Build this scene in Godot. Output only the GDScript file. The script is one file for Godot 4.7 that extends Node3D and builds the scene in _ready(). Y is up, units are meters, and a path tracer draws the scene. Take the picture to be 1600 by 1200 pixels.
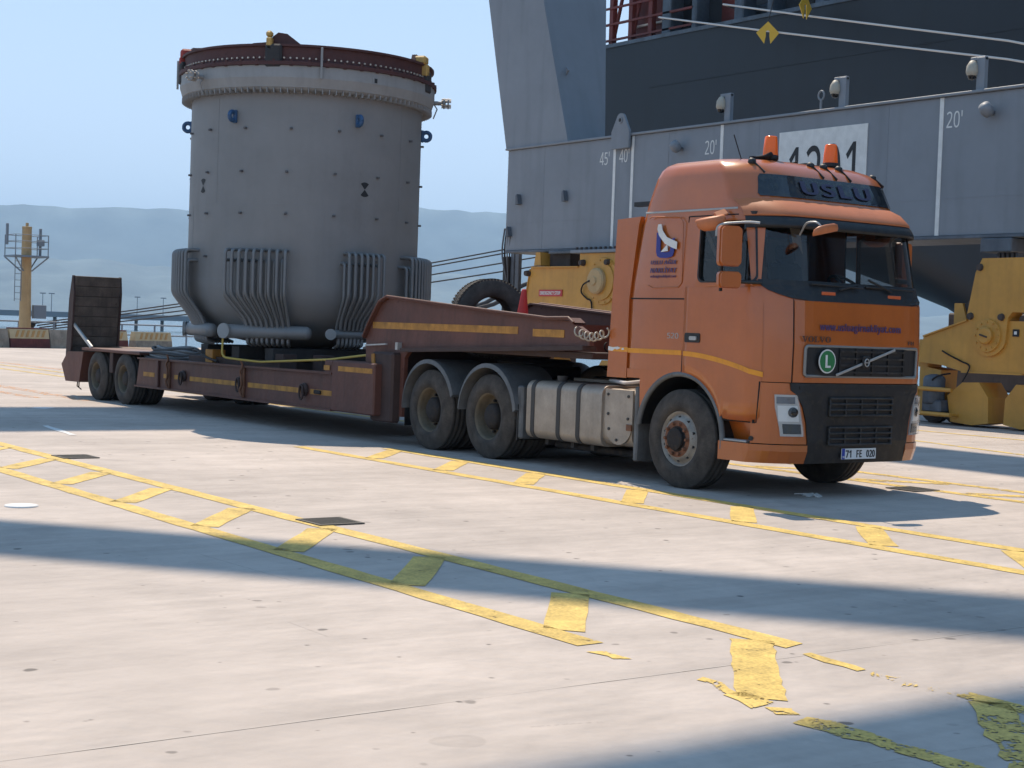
extends Node3D

var M := {}
var rng := RandomNumberGenerator.new()
var taken := {}

# ---------------------------------------------------------------- shape helpers
func S() -> SurfaceTool:
	var s := SurfaceTool.new()
	s.begin(Mesh.PRIMITIVE_TRIANGLES)
	s.set_smooth_group(-1)
	return s

func tri(s: SurfaceTool, a: Vector3, b: Vector3, c: Vector3) -> void:
	s.add_vertex(a); s.add_vertex(c); s.add_vertex(b)

func quad(s: SurfaceTool, a: Vector3, b: Vector3, c: Vector3, d: Vector3) -> void:
	tri(s, a, b, c); tri(s, a, c, d)

# a convex face turned away from the point "mid"
func face(s: SurfaceTool, pts: Array, mid: Vector3) -> void:
	var n: Vector3 = (pts[1] - pts[0]).cross(pts[2] - pts[0])
	var flip: bool = n.dot(pts[0] - mid) < 0.0
	for i in range(1, pts.size() - 1):
		if flip: tri(s, pts[0], pts[i + 1], pts[i])
		else: tri(s, pts[0], pts[i], pts[i + 1])

func box(s: SurfaceTool, c: Vector3, size: Vector3, ch := 0.0, b := Basis()) -> void:
	var h := size * 0.5
	ch = minf(ch, minf(h.x, minf(h.y, h.z)) * 0.9)
	if ch <= 0.0:
		for ax in 3:
			for sg in [-1.0, 1.0]:
				var p := []
				for k in [[-1, -1], [1, -1], [1, 1], [-1, 1]]:
					var v := Vector3()
					v[ax] = sg * h[ax]; v[(ax + 1) % 3] = k[0] * h[(ax + 1) % 3]; v[(ax + 2) % 3] = k[1] * h[(ax + 2) % 3]
					p.append(c + b * v)
				face(s, p, c)
		return
	for ax in 3:
		var a1 := (ax + 1) % 3
		var a2 := (ax + 2) % 3
		for sg in [-1.0, 1.0]:
			var p := []
			for k in [[-1, -1], [1, -1], [1, 1], [-1, 1]]:
				var v := Vector3()
				v[ax] = sg * h[ax]; v[a1] = k[0] * (h[a1] - ch); v[a2] = k[1] * (h[a2] - ch)
				p.append(c + b * v)
			face(s, p, c)
		for s1 in [-1.0, 1.0]:
			for s2 in [-1.0, 1.0]:
				var p := []
				for k in [[0, -1], [0, 1], [1, 1], [1, -1]]:
					var v := Vector3()
					v[ax] = k[1] * (h[ax] - ch)
					v[a1] = s1 * (h[a1] - (ch if k[0] else 0.0)); v[a2] = s2 * (h[a2] - (0.0 if k[0] else ch))
					p.append(c + b * v)
				face(s, p, c)
	for sx in [-1.0, 1.0]:
		for sy in [-1.0, 1.0]:
			for sz in [-1.0, 1.0]:
				var q := Vector3(sx, sy, sz)
				var p := []
				for ax in 3:
					var v := q * (h - Vector3(ch, ch, ch))
					v[ax] = q[ax] * h[ax]
					p.append(c + b * v)
				face(s, p, c)

# a box given by its two corners
func bb(s: SurfaceTool, x0: float, x1: float, y0: float, y1: float, z0: float, z1: float, ch := 0.0) -> void:
	box(s, Vector3((x0 + x1) / 2, (y0 + y1) / 2, (z0 + z1) / 2), Vector3(absf(x1 - x0), absf(y1 - y0), absf(z1 - z0)), ch)

# a bar of rectangular section from a to b
func bar(s: SurfaceTool, a: Vector3, b: Vector3, w: float, d: float, ch := 0.0) -> void:
	var y := (b - a).normalized()
	var x := y.cross(Vector3(0, 0, 1) if absf(y.z) < 0.9 else Vector3(1, 0, 0)).normalized()
	box(s, (a + b) / 2, Vector3(w, a.distance_to(b), d), ch, Basis(x, y, x.cross(y)))

func frame_of(y: Vector3) -> Basis:
	var x := y.cross(Vector3(0, 0, 1) if absf(y.z) < 0.9 else Vector3(1, 0, 0)).normalized()
	return Basis(x, y, x.cross(y))

func cyl(s: SurfaceTool, a: Vector3, b: Vector3, ra: float, rb := -1.0, n := 16, caps := true) -> void:
	if rb < 0.0: rb = ra
	lathe(s, [Vector2(ra, 0), Vector2(rb, a.distance_to(b))], a, frame_of((b - a).normalized()), n, caps)

# profile of (radius, height), height growing along basis.y, outside to the right
func lathe(s: SurfaceTool, prof: Array, o: Vector3, b: Basis, n := 24, caps := false, hard := false) -> void:
	for i in prof.size() - 1:
		s.set_smooth_group(i + 1 if hard else 0)
		var p: Vector2 = prof[i]
		var q: Vector2 = prof[i + 1]
		for k in n:
			var t0 := TAU * k / n
			var t1 := TAU * (k + 1) / n
			var d0 := Vector3(cos(t0), 0, -sin(t0))
			var d1 := Vector3(cos(t1), 0, -sin(t1))
			var a0 := o + b * (d0 * p.x + Vector3(0, p.y, 0))
			var a1 := o + b * (d1 * p.x + Vector3(0, p.y, 0))
			var b0 := o + b * (d0 * q.x + Vector3(0, q.y, 0))
			var b1 := o + b * (d1 * q.x + Vector3(0, q.y, 0))
			if p.x > 1e-5: tri(s, a0, a1, b1)
			if q.x > 1e-5: tri(s, a0, b1, b0)
	s.set_smooth_group(-1)
	if caps:
		for e in [0, prof.size() - 1]:
			var p: Vector2 = prof[e]
			if p.x < 1e-5: continue
			var c := o + b * Vector3(0, p.y, 0)
			for k in n:
				var t0 := TAU * k / n
				var t1 := TAU * (k + 1) / n
				var a0 := o + b * Vector3(cos(t0) * p.x, p.y, -sin(t0) * p.x)
				var a1 := o + b * Vector3(cos(t1) * p.x, p.y, -sin(t1) * p.x)
				if e == 0: tri(s, c, a1, a0)
				else: tri(s, c, a0, a1)

func tube(s: SurfaceTool, pts: Array, r: float, n := 8, caps := true) -> void:
	var rings := []
	var up := Vector3.ZERO
	for i in pts.size():
		var t: Vector3 = (pts[mini(i + 1, pts.size() - 1)] - pts[maxi(i - 1, 0)]).normalized()
		if up == Vector3.ZERO:
			up = t.cross(Vector3(0, 1, 0) if absf(t.y) < 0.9 else Vector3(1, 0, 0)).normalized()
		up = (up - t * up.dot(t)).normalized()
		var sd := t.cross(up)
		var ring := []
		for k in n:
			var a := TAU * k / n
			ring.append(pts[i] + (up * cos(a) + sd * sin(a)) * r)
		rings.append(ring)
	s.set_smooth_group(0)
	for i in rings.size() - 1:
		for k in n:
			var k1 := (k + 1) % n
			quad(s, rings[i][k], rings[i][k1], rings[i + 1][k1], rings[i + 1][k])
	s.set_smooth_group(-1)
	if caps:
		face(s, rings[0], pts[1]); face(s, rings[-1], pts[-2])

func curve(pts: Array, steps := 6) -> Array:
	var out := []
	for i in pts.size() - 1:
		var a: Vector3 = pts[maxi(i - 1, 0)]
		var d: Vector3 = pts[mini(i + 2, pts.size() - 1)]
		for k in steps:
			out.append((pts[i] as Vector3).cubic_interpolate(pts[i + 1], a, d, float(k) / steps))
	out.append(pts[-1])
	return out

func bent(pts: Array, r: float) -> Array:          # a path with its corners rounded
	var out := [pts[0]]
	for i in range(1, pts.size() - 1):
		var p: Vector3 = pts[i]
		var a: Vector3 = p + (pts[i - 1] - p).normalized() * minf(r, p.distance_to(pts[i - 1]) * 0.45)
		var c: Vector3 = p + (pts[i + 1] - p).normalized() * minf(r, p.distance_to(pts[i + 1]) * 0.45)
		for k in 5:
			var t := k / 4.0
			out.append(a * (1 - t) * (1 - t) + p * 2 * t * (1 - t) + c * t * t)
	out.append(pts[-1])
	return out

# a polygon in x,y given thickness along z (from z0 to z1), then moved by xf
func prism(s: SurfaceTool, poly: Array, z0: float, z1: float, xf := Transform3D(), smooth_side := false) -> void:
	var pv := PackedVector2Array(poly)
	if Geometry2D.is_polygon_clockwise(pv): pv.reverse()
	# is_polygon_clockwise uses y down: make it counter-clockwise for y up
	var area := 0.0
	for i in pv.size():
		var q := pv[(i + 1) % pv.size()]
		area += pv[i].x * q.y - q.x * pv[i].y
	if area < 0: pv.reverse()
	var ix := Geometry2D.triangulate_polygon(pv)
	for i in range(0, ix.size(), 3):
		var a := pv[ix[i]]; var b := pv[ix[i + 1]]; var c := pv[ix[i + 2]]
		if (b - a).cross(c - a) < 0:
			var t := b; b = c; c = t
		tri(s, xf * Vector3(a.x, a.y, z1), xf * Vector3(b.x, b.y, z1), xf * Vector3(c.x, c.y, z1))
		tri(s, xf * Vector3(a.x, a.y, z0), xf * Vector3(c.x, c.y, z0), xf * Vector3(b.x, b.y, z0))
	if smooth_side: s.set_smooth_group(0)
	for i in pv.size():
		var a := pv[i]; var b := pv[(i + 1) % pv.size()]
		quad(s, xf * Vector3(a.x, a.y, z0), xf * Vector3(b.x, b.y, z0), xf * Vector3(b.x, b.y, z1), xf * Vector3(a.x, a.y, z1))
	s.set_smooth_group(-1)

# rows of points -> sheet; normal side set by flip
func sheet(s: SurfaceTool, rows: Array, flip := false, grp := 0) -> void:
	s.set_smooth_group(grp)
	for i in rows.size() - 1:
		for j in rows[i].size() - 1:
			if flip: quad(s, rows[i][j + 1], rows[i][j], rows[i + 1][j], rows[i + 1][j + 1])
			else: quad(s, rows[i][j], rows[i][j + 1], rows[i + 1][j + 1], rows[i + 1][j])
	s.set_smooth_group(-1)

func arc2(c: Vector2, r: float, a0: float, a1: float, n: int) -> Array:
	var out := []
	for i in n + 1:
		var a := deg_to_rad(lerpf(a0, a1, float(i) / n))
		out.append(c + Vector2(cos(a), sin(a)) * r)
	return out

func rrect(x0: float, x1: float, y0: float, y1: float, r: float, n := 4) -> Array:
	return arc2(Vector2(x1 - r, y0 + r), r, -90, 0, n) + arc2(Vector2(x1 - r, y1 - r), r, 0, 90, n) + arc2(Vector2(x0 + r, y1 - r), r, 90, 180, n) + arc2(Vector2(x0 + r, y0 + r), r, 180, 270, n)

# ---------------------------------------------------------------- node helpers
func numbered(called: String, parent: Node) -> String:
	var key := str(parent.get_instance_id()) + called
	var n: int = taken.get(key, 0)
	taken[key] = n + 1
	return called if n == 0 else "%s_%03d" % [called, n]

func put(called: String, s: SurfaceTool, m: Material, parent: Node = self) -> MeshInstance3D:
	s.generate_normals()
	var o := MeshInstance3D.new()
	o.mesh = s.commit()
	o.mesh.surface_set_material(0, m)
	o.name = numbered(called, parent)
	parent.add_child(o, true)
	return o

func node(called: String, parent: Node = self, at := Vector3.ZERO) -> Node3D:
	var o := Node3D.new()
	o.name = numbered(called, parent)
	parent.add_child(o, true)
	o.position = at
	return o

func tag(o: Node, label: String, category: String, group := "") -> void:
	o.set_meta("label", label)
	o.set_meta("category", category)
	if group: o.set_meta("group", group)

func structure(o: Node, label := "") -> void:
	o.set_meta("kind", "structure")
	if label: o.set_meta("label", label)

func words(called: String, txt: String, w: float, h: float, at: Vector3, b: Basis, m: Material, parent: Node, bold := false, serif := false, slant := 0.0) -> MeshInstance3D:
	var t := TextMesh.new()
	var f := SystemFont.new()
	f.font_names = PackedStringArray(["Droid Serif" if serif else "Droid Sans"])
	f.font_weight = 700 if bold else 400
	t.font = f
	t.text = txt
	t.font_size = 64
	t.pixel_size = 0.01
	t.depth = 0.004 / maxf(h, 0.01)
	t.curve_step = 1.0
	var bx := t.get_aabb()
	var k := Vector3(w / bx.size.x, h / bx.size.y, h)
	var o := MeshInstance3D.new()
	o.mesh = t
	o.material_override = m
	o.name = numbered(called, parent)
	parent.add_child(o, true)
	var bs := b * Basis(Vector3(k.x, 0, 0), Vector3(slant * k.y, k.y, 0), Vector3(0, 0, k.z))
	o.transform = Transform3D(bs, at - bs * (bx.position + bx.size * 0.5))
	return o

# ---------------------------------------------------------------- materials
func seamless(seed_: int, freq: float, w: int, h: int, oct := 4) -> Image:
	var n := FastNoiseLite.new()
	n.seed = seed_; n.frequency = freq; n.fractal_octaves = oct
	n.noise_type = FastNoiseLite.TYPE_SIMPLEX_SMOOTH
	return n.get_seamless_image(w, h, false, false, 0.12, true)

func bytes_of(img: Image, sz: int) -> PackedByteArray:
	img.convert(Image.FORMAT_L8)
	if img.get_width() != sz or img.get_height() != sz: img.resize(sz, sz, Image.INTERPOLATE_CUBIC)
	return img.get_data()

func tex_of(data: PackedByteArray, sz: int, fmt: int) -> ImageTexture:
	var im := Image.create_from_data(sz, sz, false, fmt, data)
	im.generate_mipmaps()
	return ImageTexture.create_from_image(im)

# multiplies a paint: cloudy soiling, runs down the face, dark or rusty spots
func soil_tex(seed_: int, cloud: float, runs: float, spots: float, spot_col: Color, sz := 512) -> ImageTexture:
	var a := bytes_of(seamless(seed_, 0.006, sz, sz, 5), sz)
	var fine := bytes_of(seamless(seed_ + 1, 0.05, sz, sz, 3), sz)
	var ru := bytes_of(seamless(seed_ + 2, 0.03, sz, 48, 3), sz)
	var sp := bytes_of(seamless(seed_ + 3, 0.018, sz, sz, 5), sz)
	var out := PackedByteArray()
	out.resize(sz * sz * 3)
	for i in sz * sz:
		var v := 1.0 - cloud * (1.0 - a[i] / 255.0) - cloud * 0.35 * (fine[i] / 255.0) - runs * clampf((ru[i] / 255.0 - 0.5) * 2.2, 0.0, 1.0)
		var k := clampf((sp[i] / 255.0 - (1.0 - spots)) * 9.0, 0.0, 1.0)
		out[i * 3] = int(clampf(lerpf(v, spot_col.r, k), 0, 1) * 255)
		out[i * 3 + 1] = int(clampf(lerpf(v, spot_col.g, k), 0, 1) * 255)
		out[i * 3 + 2] = int(clampf(lerpf(v, spot_col.b, k), 0, 1) * 255)
	return tex_of(out, sz, Image.FORMAT_RGB8)

func mat(key: String, c: Color, rough: float, metal := 0.0, tex: Texture2D = null, scale := 0.4, spec := 0.5) -> StandardMaterial3D:
	var m := StandardMaterial3D.new()
	m.resource_name = key
	m.albedo_color = c
	m.roughness = rough
	m.metallic = metal
	m.metallic_specular = spec
	if tex:
		m.albedo_texture = tex
		m.uv1_triplanar = true
		m.uv1_scale = Vector3(scale, scale, scale)
	M[key] = m
	return m

func relief(key: String, img: ImageTexture, strength: float) -> void:
	var m: StandardMaterial3D = M[key]
	m.normal_enabled = true
	m.normal_texture = img
	m.normal_scale = strength

func normal_tex(seed_: int, freq: float, sz := 512, h := 0, k := 6.0, oct := 4) -> ImageTexture:
	var im := seamless(seed_, freq, sz, h if h > 0 else sz, oct)
	if h > 0: im.resize(sz, sz, Image.INTERPOLATE_CUBIC)
	im.convert(Image.FORMAT_RGBA8)
	im.bump_map_to_normal_map(k)
	im.generate_mipmaps()
	return ImageTexture.create_from_image(im)

func rgb(r: int, g: int, b: int) -> Color:
	return Color(r / 255.0, g / 255.0, b / 255.0)

func make_materials() -> void:
	var soft := soil_tex(11, 0.08, 0.02, 0.0, Color.BLACK)
	var grimy := soil_tex(21, 0.26, 0.08, 0.16, Color(0.55, 0.48, 0.42))
	var rusty := soil_tex(31, 0.18, 0.08, 0.13, Color(0.62, 0.48, 0.40))
	var chalky := soil_tex(41, 0.10, 0.05, 0.12, Color(0.8, 0.78, 0.75))
	var dusty := soil_tex(51, 0.5, 0.1, 0.4, Color(0.95, 0.86, 0.72))
	var bumpy := normal_tex(61, 0.012)
	mat("orange", rgb(182, 95, 33), 0.3, 0.0, soft, 0.5)
	M.orange.clearcoat_enabled = true
	M.orange.clearcoat = 0.6
	M.orange.clearcoat_roughness = 0.14
	mat("orange_faded", rgb(192, 112, 66), 0.5, 0.0, chalky, 0.6)
	mat("black_plastic", rgb(38, 39, 42), 0.55, 0.0, dusty, 0.9)
	mat("seam", rgb(24, 18, 16), 0.9)
	mat("slat_grey", rgb(58, 59, 62), 0.5, 0.0, dusty, 0.9)
	mat("grey_plastic", rgb(116, 116, 115), 0.6, 0.0, grimy, 0.7)
	mat("tyre", rgb(88, 81, 74), 0.9, 0.0, soil_tex(56, 0.42, 0.0, 0.1, Color(0.9, 0.84, 0.76)), 1.6)
	mat("rim", rgb(168, 162, 152), 0.6, 0.25, grimy, 1.6)
	mat("rim_rear", rgb(120, 108, 88), 0.75, 0.1, grimy, 1.6)
	mat("hub_rust", rgb(138, 92, 66), 0.75, 0.1, rusty, 2.5)
	mat("chassis", rgb(48, 42, 40), 0.8, 0.0, dusty, 0.8)
	mat("aluminium", rgb(178, 164, 148), 0.5, 0.35, soil_tex(66, 0.16, 0.03, 0.1, Color(0.8, 0.74, 0.68)), 0.8)
	mat("chrome", rgb(205, 205, 205), 0.2, 0.9)
	mat("silver", rgb(176, 174, 170), 0.4, 0.4, soft, 2.0)
	mat("trim_grey", rgb(138, 136, 132), 0.45, 0.3, soft, 2.0)
	mat("strap", rgb(58, 56, 54), 0.7)
	mat("interior", rgb(58, 56, 54), 0.85, 0.0, soft, 1.0)
	mat("interior_light", rgb(150, 148, 142), 0.8, 0.0, soft, 1.0)
	mat("seat_cloth", rgb(52, 54, 62), 0.95, 0.0, grimy, 2.0)
	mat("roof_ink", rgb(48, 44, 70), 0.4)
	mat("joint", rgb(172, 164, 155), 0.9)
	mat("purple_ink", rgb(72, 52, 92), 0.5)
	mat("blue_ink", rgb(38, 46, 122), 0.5)
	mat("white_paint", rgb(222, 220, 214), 0.6, 0.0, soft, 1.0)
	mat("black_paint", rgb(26, 26, 28), 0.6)
	mat("green_sign", rgb(28, 110, 62), 0.5)
	mat("dark_ink", rgb(74, 48, 40), 0.5)
	mat("plate_white", rgb(214, 214, 212), 0.5)
	mat("plate_blue", rgb(30, 60, 150), 0.5)
	mat("stripe_amber", rgb(232, 150, 28), 0.5, 0.0, chalky, 1.0)
	mat("stripe_ochre", rgb(204, 142, 56), 0.65, 0.0, grimy, 0.9)
	mat("amber_marker", rgb(196, 92, 48), 0.35)
	mat("lamp_dark", rgb(20, 20, 22), 0.15)
	mat("trailer_brown", rgb(104, 63, 50), 0.62, 0.0, rusty, 0.45)
	relief("trailer_brown", bumpy, 0.25)
	mat("trailer_dark", rgb(72, 52, 46), 0.75, 0.0, rusty, 0.6)
	mat("ramp_wood", rgb(104, 92, 82), 0.9, 0.0, grimy, 0.9)
	mat("deck_wood", rgb(150, 126, 104), 0.85, 0.0, grimy, 0.9)
	mat("hose_grey", rgb(122, 122, 122), 0.7, 0.0, soft, 1.0)
	mat("hose_yellow", rgb(176, 150, 70), 0.6)
	mat("vessel_grey", rgb(133, 131, 129), 0.6, 0.1, soil_tex(71, 0.07, 0.03, 0.0, Color(0.8, 0.78, 0.76)), 0.33)
	mat("vessel_pipe", rgb(122, 121, 120), 0.5, 0.15, soft, 0.8)
	mat("vessel_band", rgb(150, 149, 147), 0.6, 0.05, chalky, 0.5)
	mat("vessel_lid", rgb(84, 46, 42), 0.7, 0.0, rusty, 0.5)
	mat("vessel_dark", rgb(60, 58, 58), 0.8, 0.0, grimy, 0.7)
	mat("stud_grey", rgb(84, 82, 82), 0.7)
	mat("lug_blue", rgb(44, 80, 118), 0.5)
	mat("bolt", rgb(196, 182, 166), 0.5, 0.3)
	mat("clamp_yellow", rgb(206, 164, 88), 0.6, 0.0, rusty, 1.5)
	mat("clamp_red", rgb(150, 48, 40), 0.6)
	mat("crane_grey", rgb(128, 132, 137), 0.55, 0.0, soil_tex(81, 0.07, 0.05, 0.07, Color(0.86, 0.84, 0.82)), 0.12)
	mat("crane_grey_dark", rgb(104, 110, 118), 0.6, 0.0, grimy, 0.2)
	mat("crane_yellow", rgb(202, 146, 60), 0.5, 0.0, soil_tex(91, 0.10, 0.05, 0.08, Color(0.78, 0.7, 0.62)), 0.25)
	mat("crane_dark", rgb(74, 62, 56), 0.75, 0.0, rusty, 0.6)
	mat("motor_grey", rgb(96, 102, 110), 0.6, 0.0, grimy, 1.0)
	mat("lamp_cream", rgb(176, 166, 148), 0.5, 0.0, soft, 2.0)
	mat("sign_red", rgb(178, 60, 60), 0.6)
	mat("rope", rgb(128, 120, 108), 0.95)
	mat("rope_dark", rgb(70, 68, 68), 0.95)
	mat("rope_white", rgb(206, 202, 196), 0.9)
	mat("hull", rgb(21, 29, 38), 0.5, 0.0, soil_tex(101, 0.12, 0.12, 0.0, Color(0.9, 0.85, 0.8)), 0.05)
	mat("ship_blue", rgb(92, 108, 122), 0.6, 0.0, grimy, 0.2)
	mat("ship_red", rgb(112, 46, 38), 0.6, 0.0, rusty, 0.3)
	mat("ratguard", rgb(216, 178, 62), 0.6)
	mat("concrete_block", rgb(168, 158, 144), 0.9, 0.0, grimy, 0.5)
	mat("block_yellow", rgb(200, 180, 142), 0.85, 0.0, chalky, 0.6)
	mat("block_maroon", rgb(116, 58, 54), 0.85, 0.0, grimy, 0.6)
	mat("block_stripe", rgb(190, 148, 92), 0.85, 0.0, chalky, 0.6)
	mat("tower_yellow", rgb(190, 158, 112), 0.7, 0.0, chalky, 0.4)
	mat("steel_blue", rgb(112, 122, 132), 0.6)
	mat("pier", rgb(120, 124, 128), 0.9)
	mat("boom_red", rgb(118, 62, 62), 0.7)
	mat("cone_red", rgb(206, 44, 34), 0.55, 0.0, chalky, 3.0)
	mat("beacon", rgb(255, 118, 36), 0.2)
	M.beacon.backlight_enabled = true
	M.beacon.backlight = Color(0.6, 0.24, 0.05)
	mat("grate", rgb(88, 84, 78), 0.8, 0.3)
	mat("patch", rgb(206, 204, 200), 0.85)
	var g := mat("glass", Color(0.03, 0.045, 0.05, 0.55), 0.04)
	g.transparency = BaseMaterial3D.TRANSPARENCY_ALPHA
	var g2 := mat("lamp_glass", Color(0.9, 0.93, 0.95, 0.05), 0.03)
	g2.transparency = BaseMaterial3D.TRANSPARENCY_ALPHA
	mat("roof_glass", rgb(58, 66, 76), 0.12, 0.0, dusty, 1.0)
	var sea := mat("sea", rgb(52, 84, 98), 0.16)
	sea.uv1_triplanar = true
	sea.uv1_world_triplanar = true
	sea.uv1_scale = Vector3(0.06, 0.06, 0.06)
	sea.normal_enabled = true
	sea.normal_texture = normal_tex(111, 0.02, 512, 0, 5.0, 5)
	sea.normal_scale = 0.5
	mat("hills", rgb(132, 142, 134), 1.0, 0.0, soil_tex(121, 0.4, 0.0, 0.2, Color(0.75, 0.7, 0.6)), 0.0012)
	make_concrete()
	make_paint()

func make_concrete() -> void:
	var sz := 2048
	var lo := bytes_of(seamless(201, 0.004, 1024, 1024, 5), sz)
	var mid := bytes_of(seamless(202, 0.03, 1024, 1024, 4), sz)
	var br := seamless(203, 0.12, 1024, 48, 3)
	var broom := bytes_of(br, sz)
	var br2 := seamless(204, 0.02, 1024, 32, 3)
	var drag := bytes_of(br2, sz)
	var d := PackedByteArray()
	d.resize(sz * sz)
	for i in sz * sz:
		var v := 220.0 + (lo[i] - 128) * 0.11 + (mid[i] - 128) * 0.07 + (broom[i] - 128) * 0.05 + (drag[i] - 128) * 0.08
		d[i] = int(clampf(v, 0, 255))
	# drips, oil spots and scuffs
	for k in 1040:
		var cx := rng.randi_range(0, sz - 1)
		var cy := rng.randi_range(0, sz - 1)
		var r := (0.8 + 3.0 * pow(rng.randf(), 2.2)) if k < 1010 else rng.randf_range(6.0, 15.0)
		var dark := rng.randf_range(0.6, 0.93) if k < 1010 else rng.randf_range(0.91, 0.97)
		var ph := rng.randf() * TAU
		var rr := int(r * 1.5) + 2
		for y in range(-rr, rr + 1):
			for x in range(-rr, rr + 1):
				var a := atan2(y, x)
				var e := r * (1.0 + 0.12 * sin(a * 2 + ph) + 0.07 * sin(a * 3 + ph * 2))
				var q := clampf(e - sqrt(x * x + y * y) + 0.5, 0.0, 1.0)
				if q > 0.0:
					var at := ((cy + y + sz) % sz) * sz + (cx + x + sz) % sz
					d[at] = int(d[at] * lerpf(1.0, dark, q))
	# long faint scratches and tyre scrubs, running mostly across the lane
	for k in 36:
		var x := rng.randf() * sz
		var y := rng.randf() * sz
		var dir := Vector2(rng.randf_range(-0.25, 0.1), 1).normalized() if k % 3 else Vector2(1, rng.randf_range(-0.2, 0.2)).normalized()
		var dk := rng.randf_range(0.90, 0.97)
		for t in rng.randi_range(30, 210):
			if rng.randf() < 0.15: continue
			var at := (int(y + dir.y * t + sz) % sz) * sz + int(x + dir.x * t + sz * 2) % sz
			d[at] = int(d[at] * dk)
			var a2 := (at + 1) % (sz * sz)
			d[a2] = int(d[a2] * (dk + 1) * 0.5)
	# broad soft tyre marks
	for k in 16:
		var x := rng.randf() * sz
		var y := rng.randf() * sz
		var ang := rng.randf_range(-0.5, 0.5) + (PI / 2 if k % 2 else 0.0)
		var bend := rng.randf_range(-0.0012, 0.0012)
		var wd := rng.randi_range(9, 18)
		for t in rng.randi_range(300, 900):
			x += cos(ang); y += sin(ang); ang += bend
			for q in range(-wd, wd + 1):
				var fall := (1.0 - absf(q) / float(wd + 1)) * 0.055 * (0.6 + 0.4 * sin(t * 0.05 + k))
				var at := (int(y + cos(ang) * q + sz * 4) % sz) * sz + int(x - sin(ang) * q + sz * 4) % sz
				d[at] = int(d[at] * (1.0 - fall * (0.5 + 0.5 * rng.randf())))
	var m := mat("concrete", Color(0.77, 0.718, 0.676), 0.88)
	var img := Image.create_from_data(sz, sz, false, Image.FORMAT_L8, d)
	img.generate_mipmaps()
	m.albedo_texture = ImageTexture.create_from_image(img)
	m.uv1_triplanar = true
	m.uv1_world_triplanar = true
	m.uv1_scale = Vector3(1, 1, 1) / 17.0
	m.normal_enabled = true
	m.normal_texture = normal_tex(205, 0.09, 1024, 0, 2.0, 4)
	m.normal_scale = 0.35

func make_paint() -> void:
	var sz := 1024
	var a := bytes_of(seamless(301, 0.03, sz, sz, 5), sz)
	var b := bytes_of(seamless(302, 0.008, sz, sz, 4), sz)
	var f := bytes_of(seamless(303, 0.12, sz, sz, 3), sz)
	for kind in ["paint", "paint_worn", "paint_ghost"]:
		var cut: float = {"paint": 0.25, "paint_worn": 0.40, "paint_ghost": 0.56}[kind]
		var d := PackedByteArray()
		d.resize(sz * sz * 4)
		for i in sz * sz:
			var w := a[i] / 255.0 * 0.42 + b[i] / 255.0 * 0.25 + f[i] / 255.0 * 0.33
			var t := 0.84 + (b[i] / 255.0 - 0.5) * 0.2 + (f[i] / 255.0 - 0.5) * 0.2 + (a[i] / 255.0 - 0.5) * 0.14
			d[i * 4] = int(clampf(t, 0, 1) * 255); d[i * 4 + 1] = d[i * 4]; d[i * 4 + 2] = d[i * 4]
			d[i * 4 + 3] = 255 if w > cut else 0
		var m := mat(kind, rgb(228, 193, 104), 0.8)
		var im := Image.create_from_data(sz, sz, false, Image.FORMAT_RGBA8, d)
		im.generate_mipmaps()
		m.albedo_texture = ImageTexture.create_from_image(im)
		m.transparency = BaseMaterial3D.TRANSPARENCY_ALPHA_SCISSOR
		m.alpha_scissor_threshold = 0.5
		m.uv1_scale = Vector3(0.28, 0.28, 0.28)
	var o := (M.paint_ghost as StandardMaterial3D).duplicate()
	o.albedo_color = rgb(236, 160, 84)
	M["paint_orange"] = o

# ---------------------------------------------------------------- setting
func strip_uv(s: SurfaceTool, pts: Array, y: float) -> void:   # convex flat polygon on the ground with uv in metres
	var mid := Vector2.ZERO
	for p in pts: mid += p / pts.size()
	for i in pts.size():
		var a: Vector2 = pts[i]
		var b: Vector2 = pts[(i + 1) % pts.size()]
		var t := [mid, a, b]
		if (a - mid).cross(b - mid) < 0: t = [mid, b, a]
		for q in t:
			s.set_uv(Vector2(q.x, q.y)); s.set_normal(Vector3.UP)
			s.add_vertex(Vector3(q.x, y, q.y))

# a painted line from a to b with slightly uneven edges
func paint_line(called: String, parent: Node, a: Vector2, b: Vector2, w: float, m: Material, y := 0.004, jag := 0.008, ragged := false) -> void:
	var s := S()
	var n := maxi(2, int(a.distance_to(b) / (0.1 if ragged else 0.3)))
	var dir := (b - a).normalized()
	var sd := Vector2(-dir.y, dir.x)
	var l := []
	var r := []
	for i in n + 1:
		var c := a.lerp(b, float(i) / n)
		var e := 0.0
		if i == 0 or i == n: e = 1.0
		l.append(c + sd * (w * 0.5 + rng.randf_range(-jag, jag)) + dir * e * rng.randf_range(-0.04, 0.04))
		r.append(c - sd * (w * 0.5 + rng.randf_range(-jag, jag)) + dir * e * rng.randf_range(-0.04, 0.04))
	for i in n:
		strip_uv(s, [l[i], l[i + 1], r[i + 1], r[i]], y)
	var o := MeshInstance3D.new()
	o.mesh = s.commit()
	o.mesh.surface_set_material(0, m)
	o.name = numbered(called, parent)
	parent.add_child(o, true)

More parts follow.
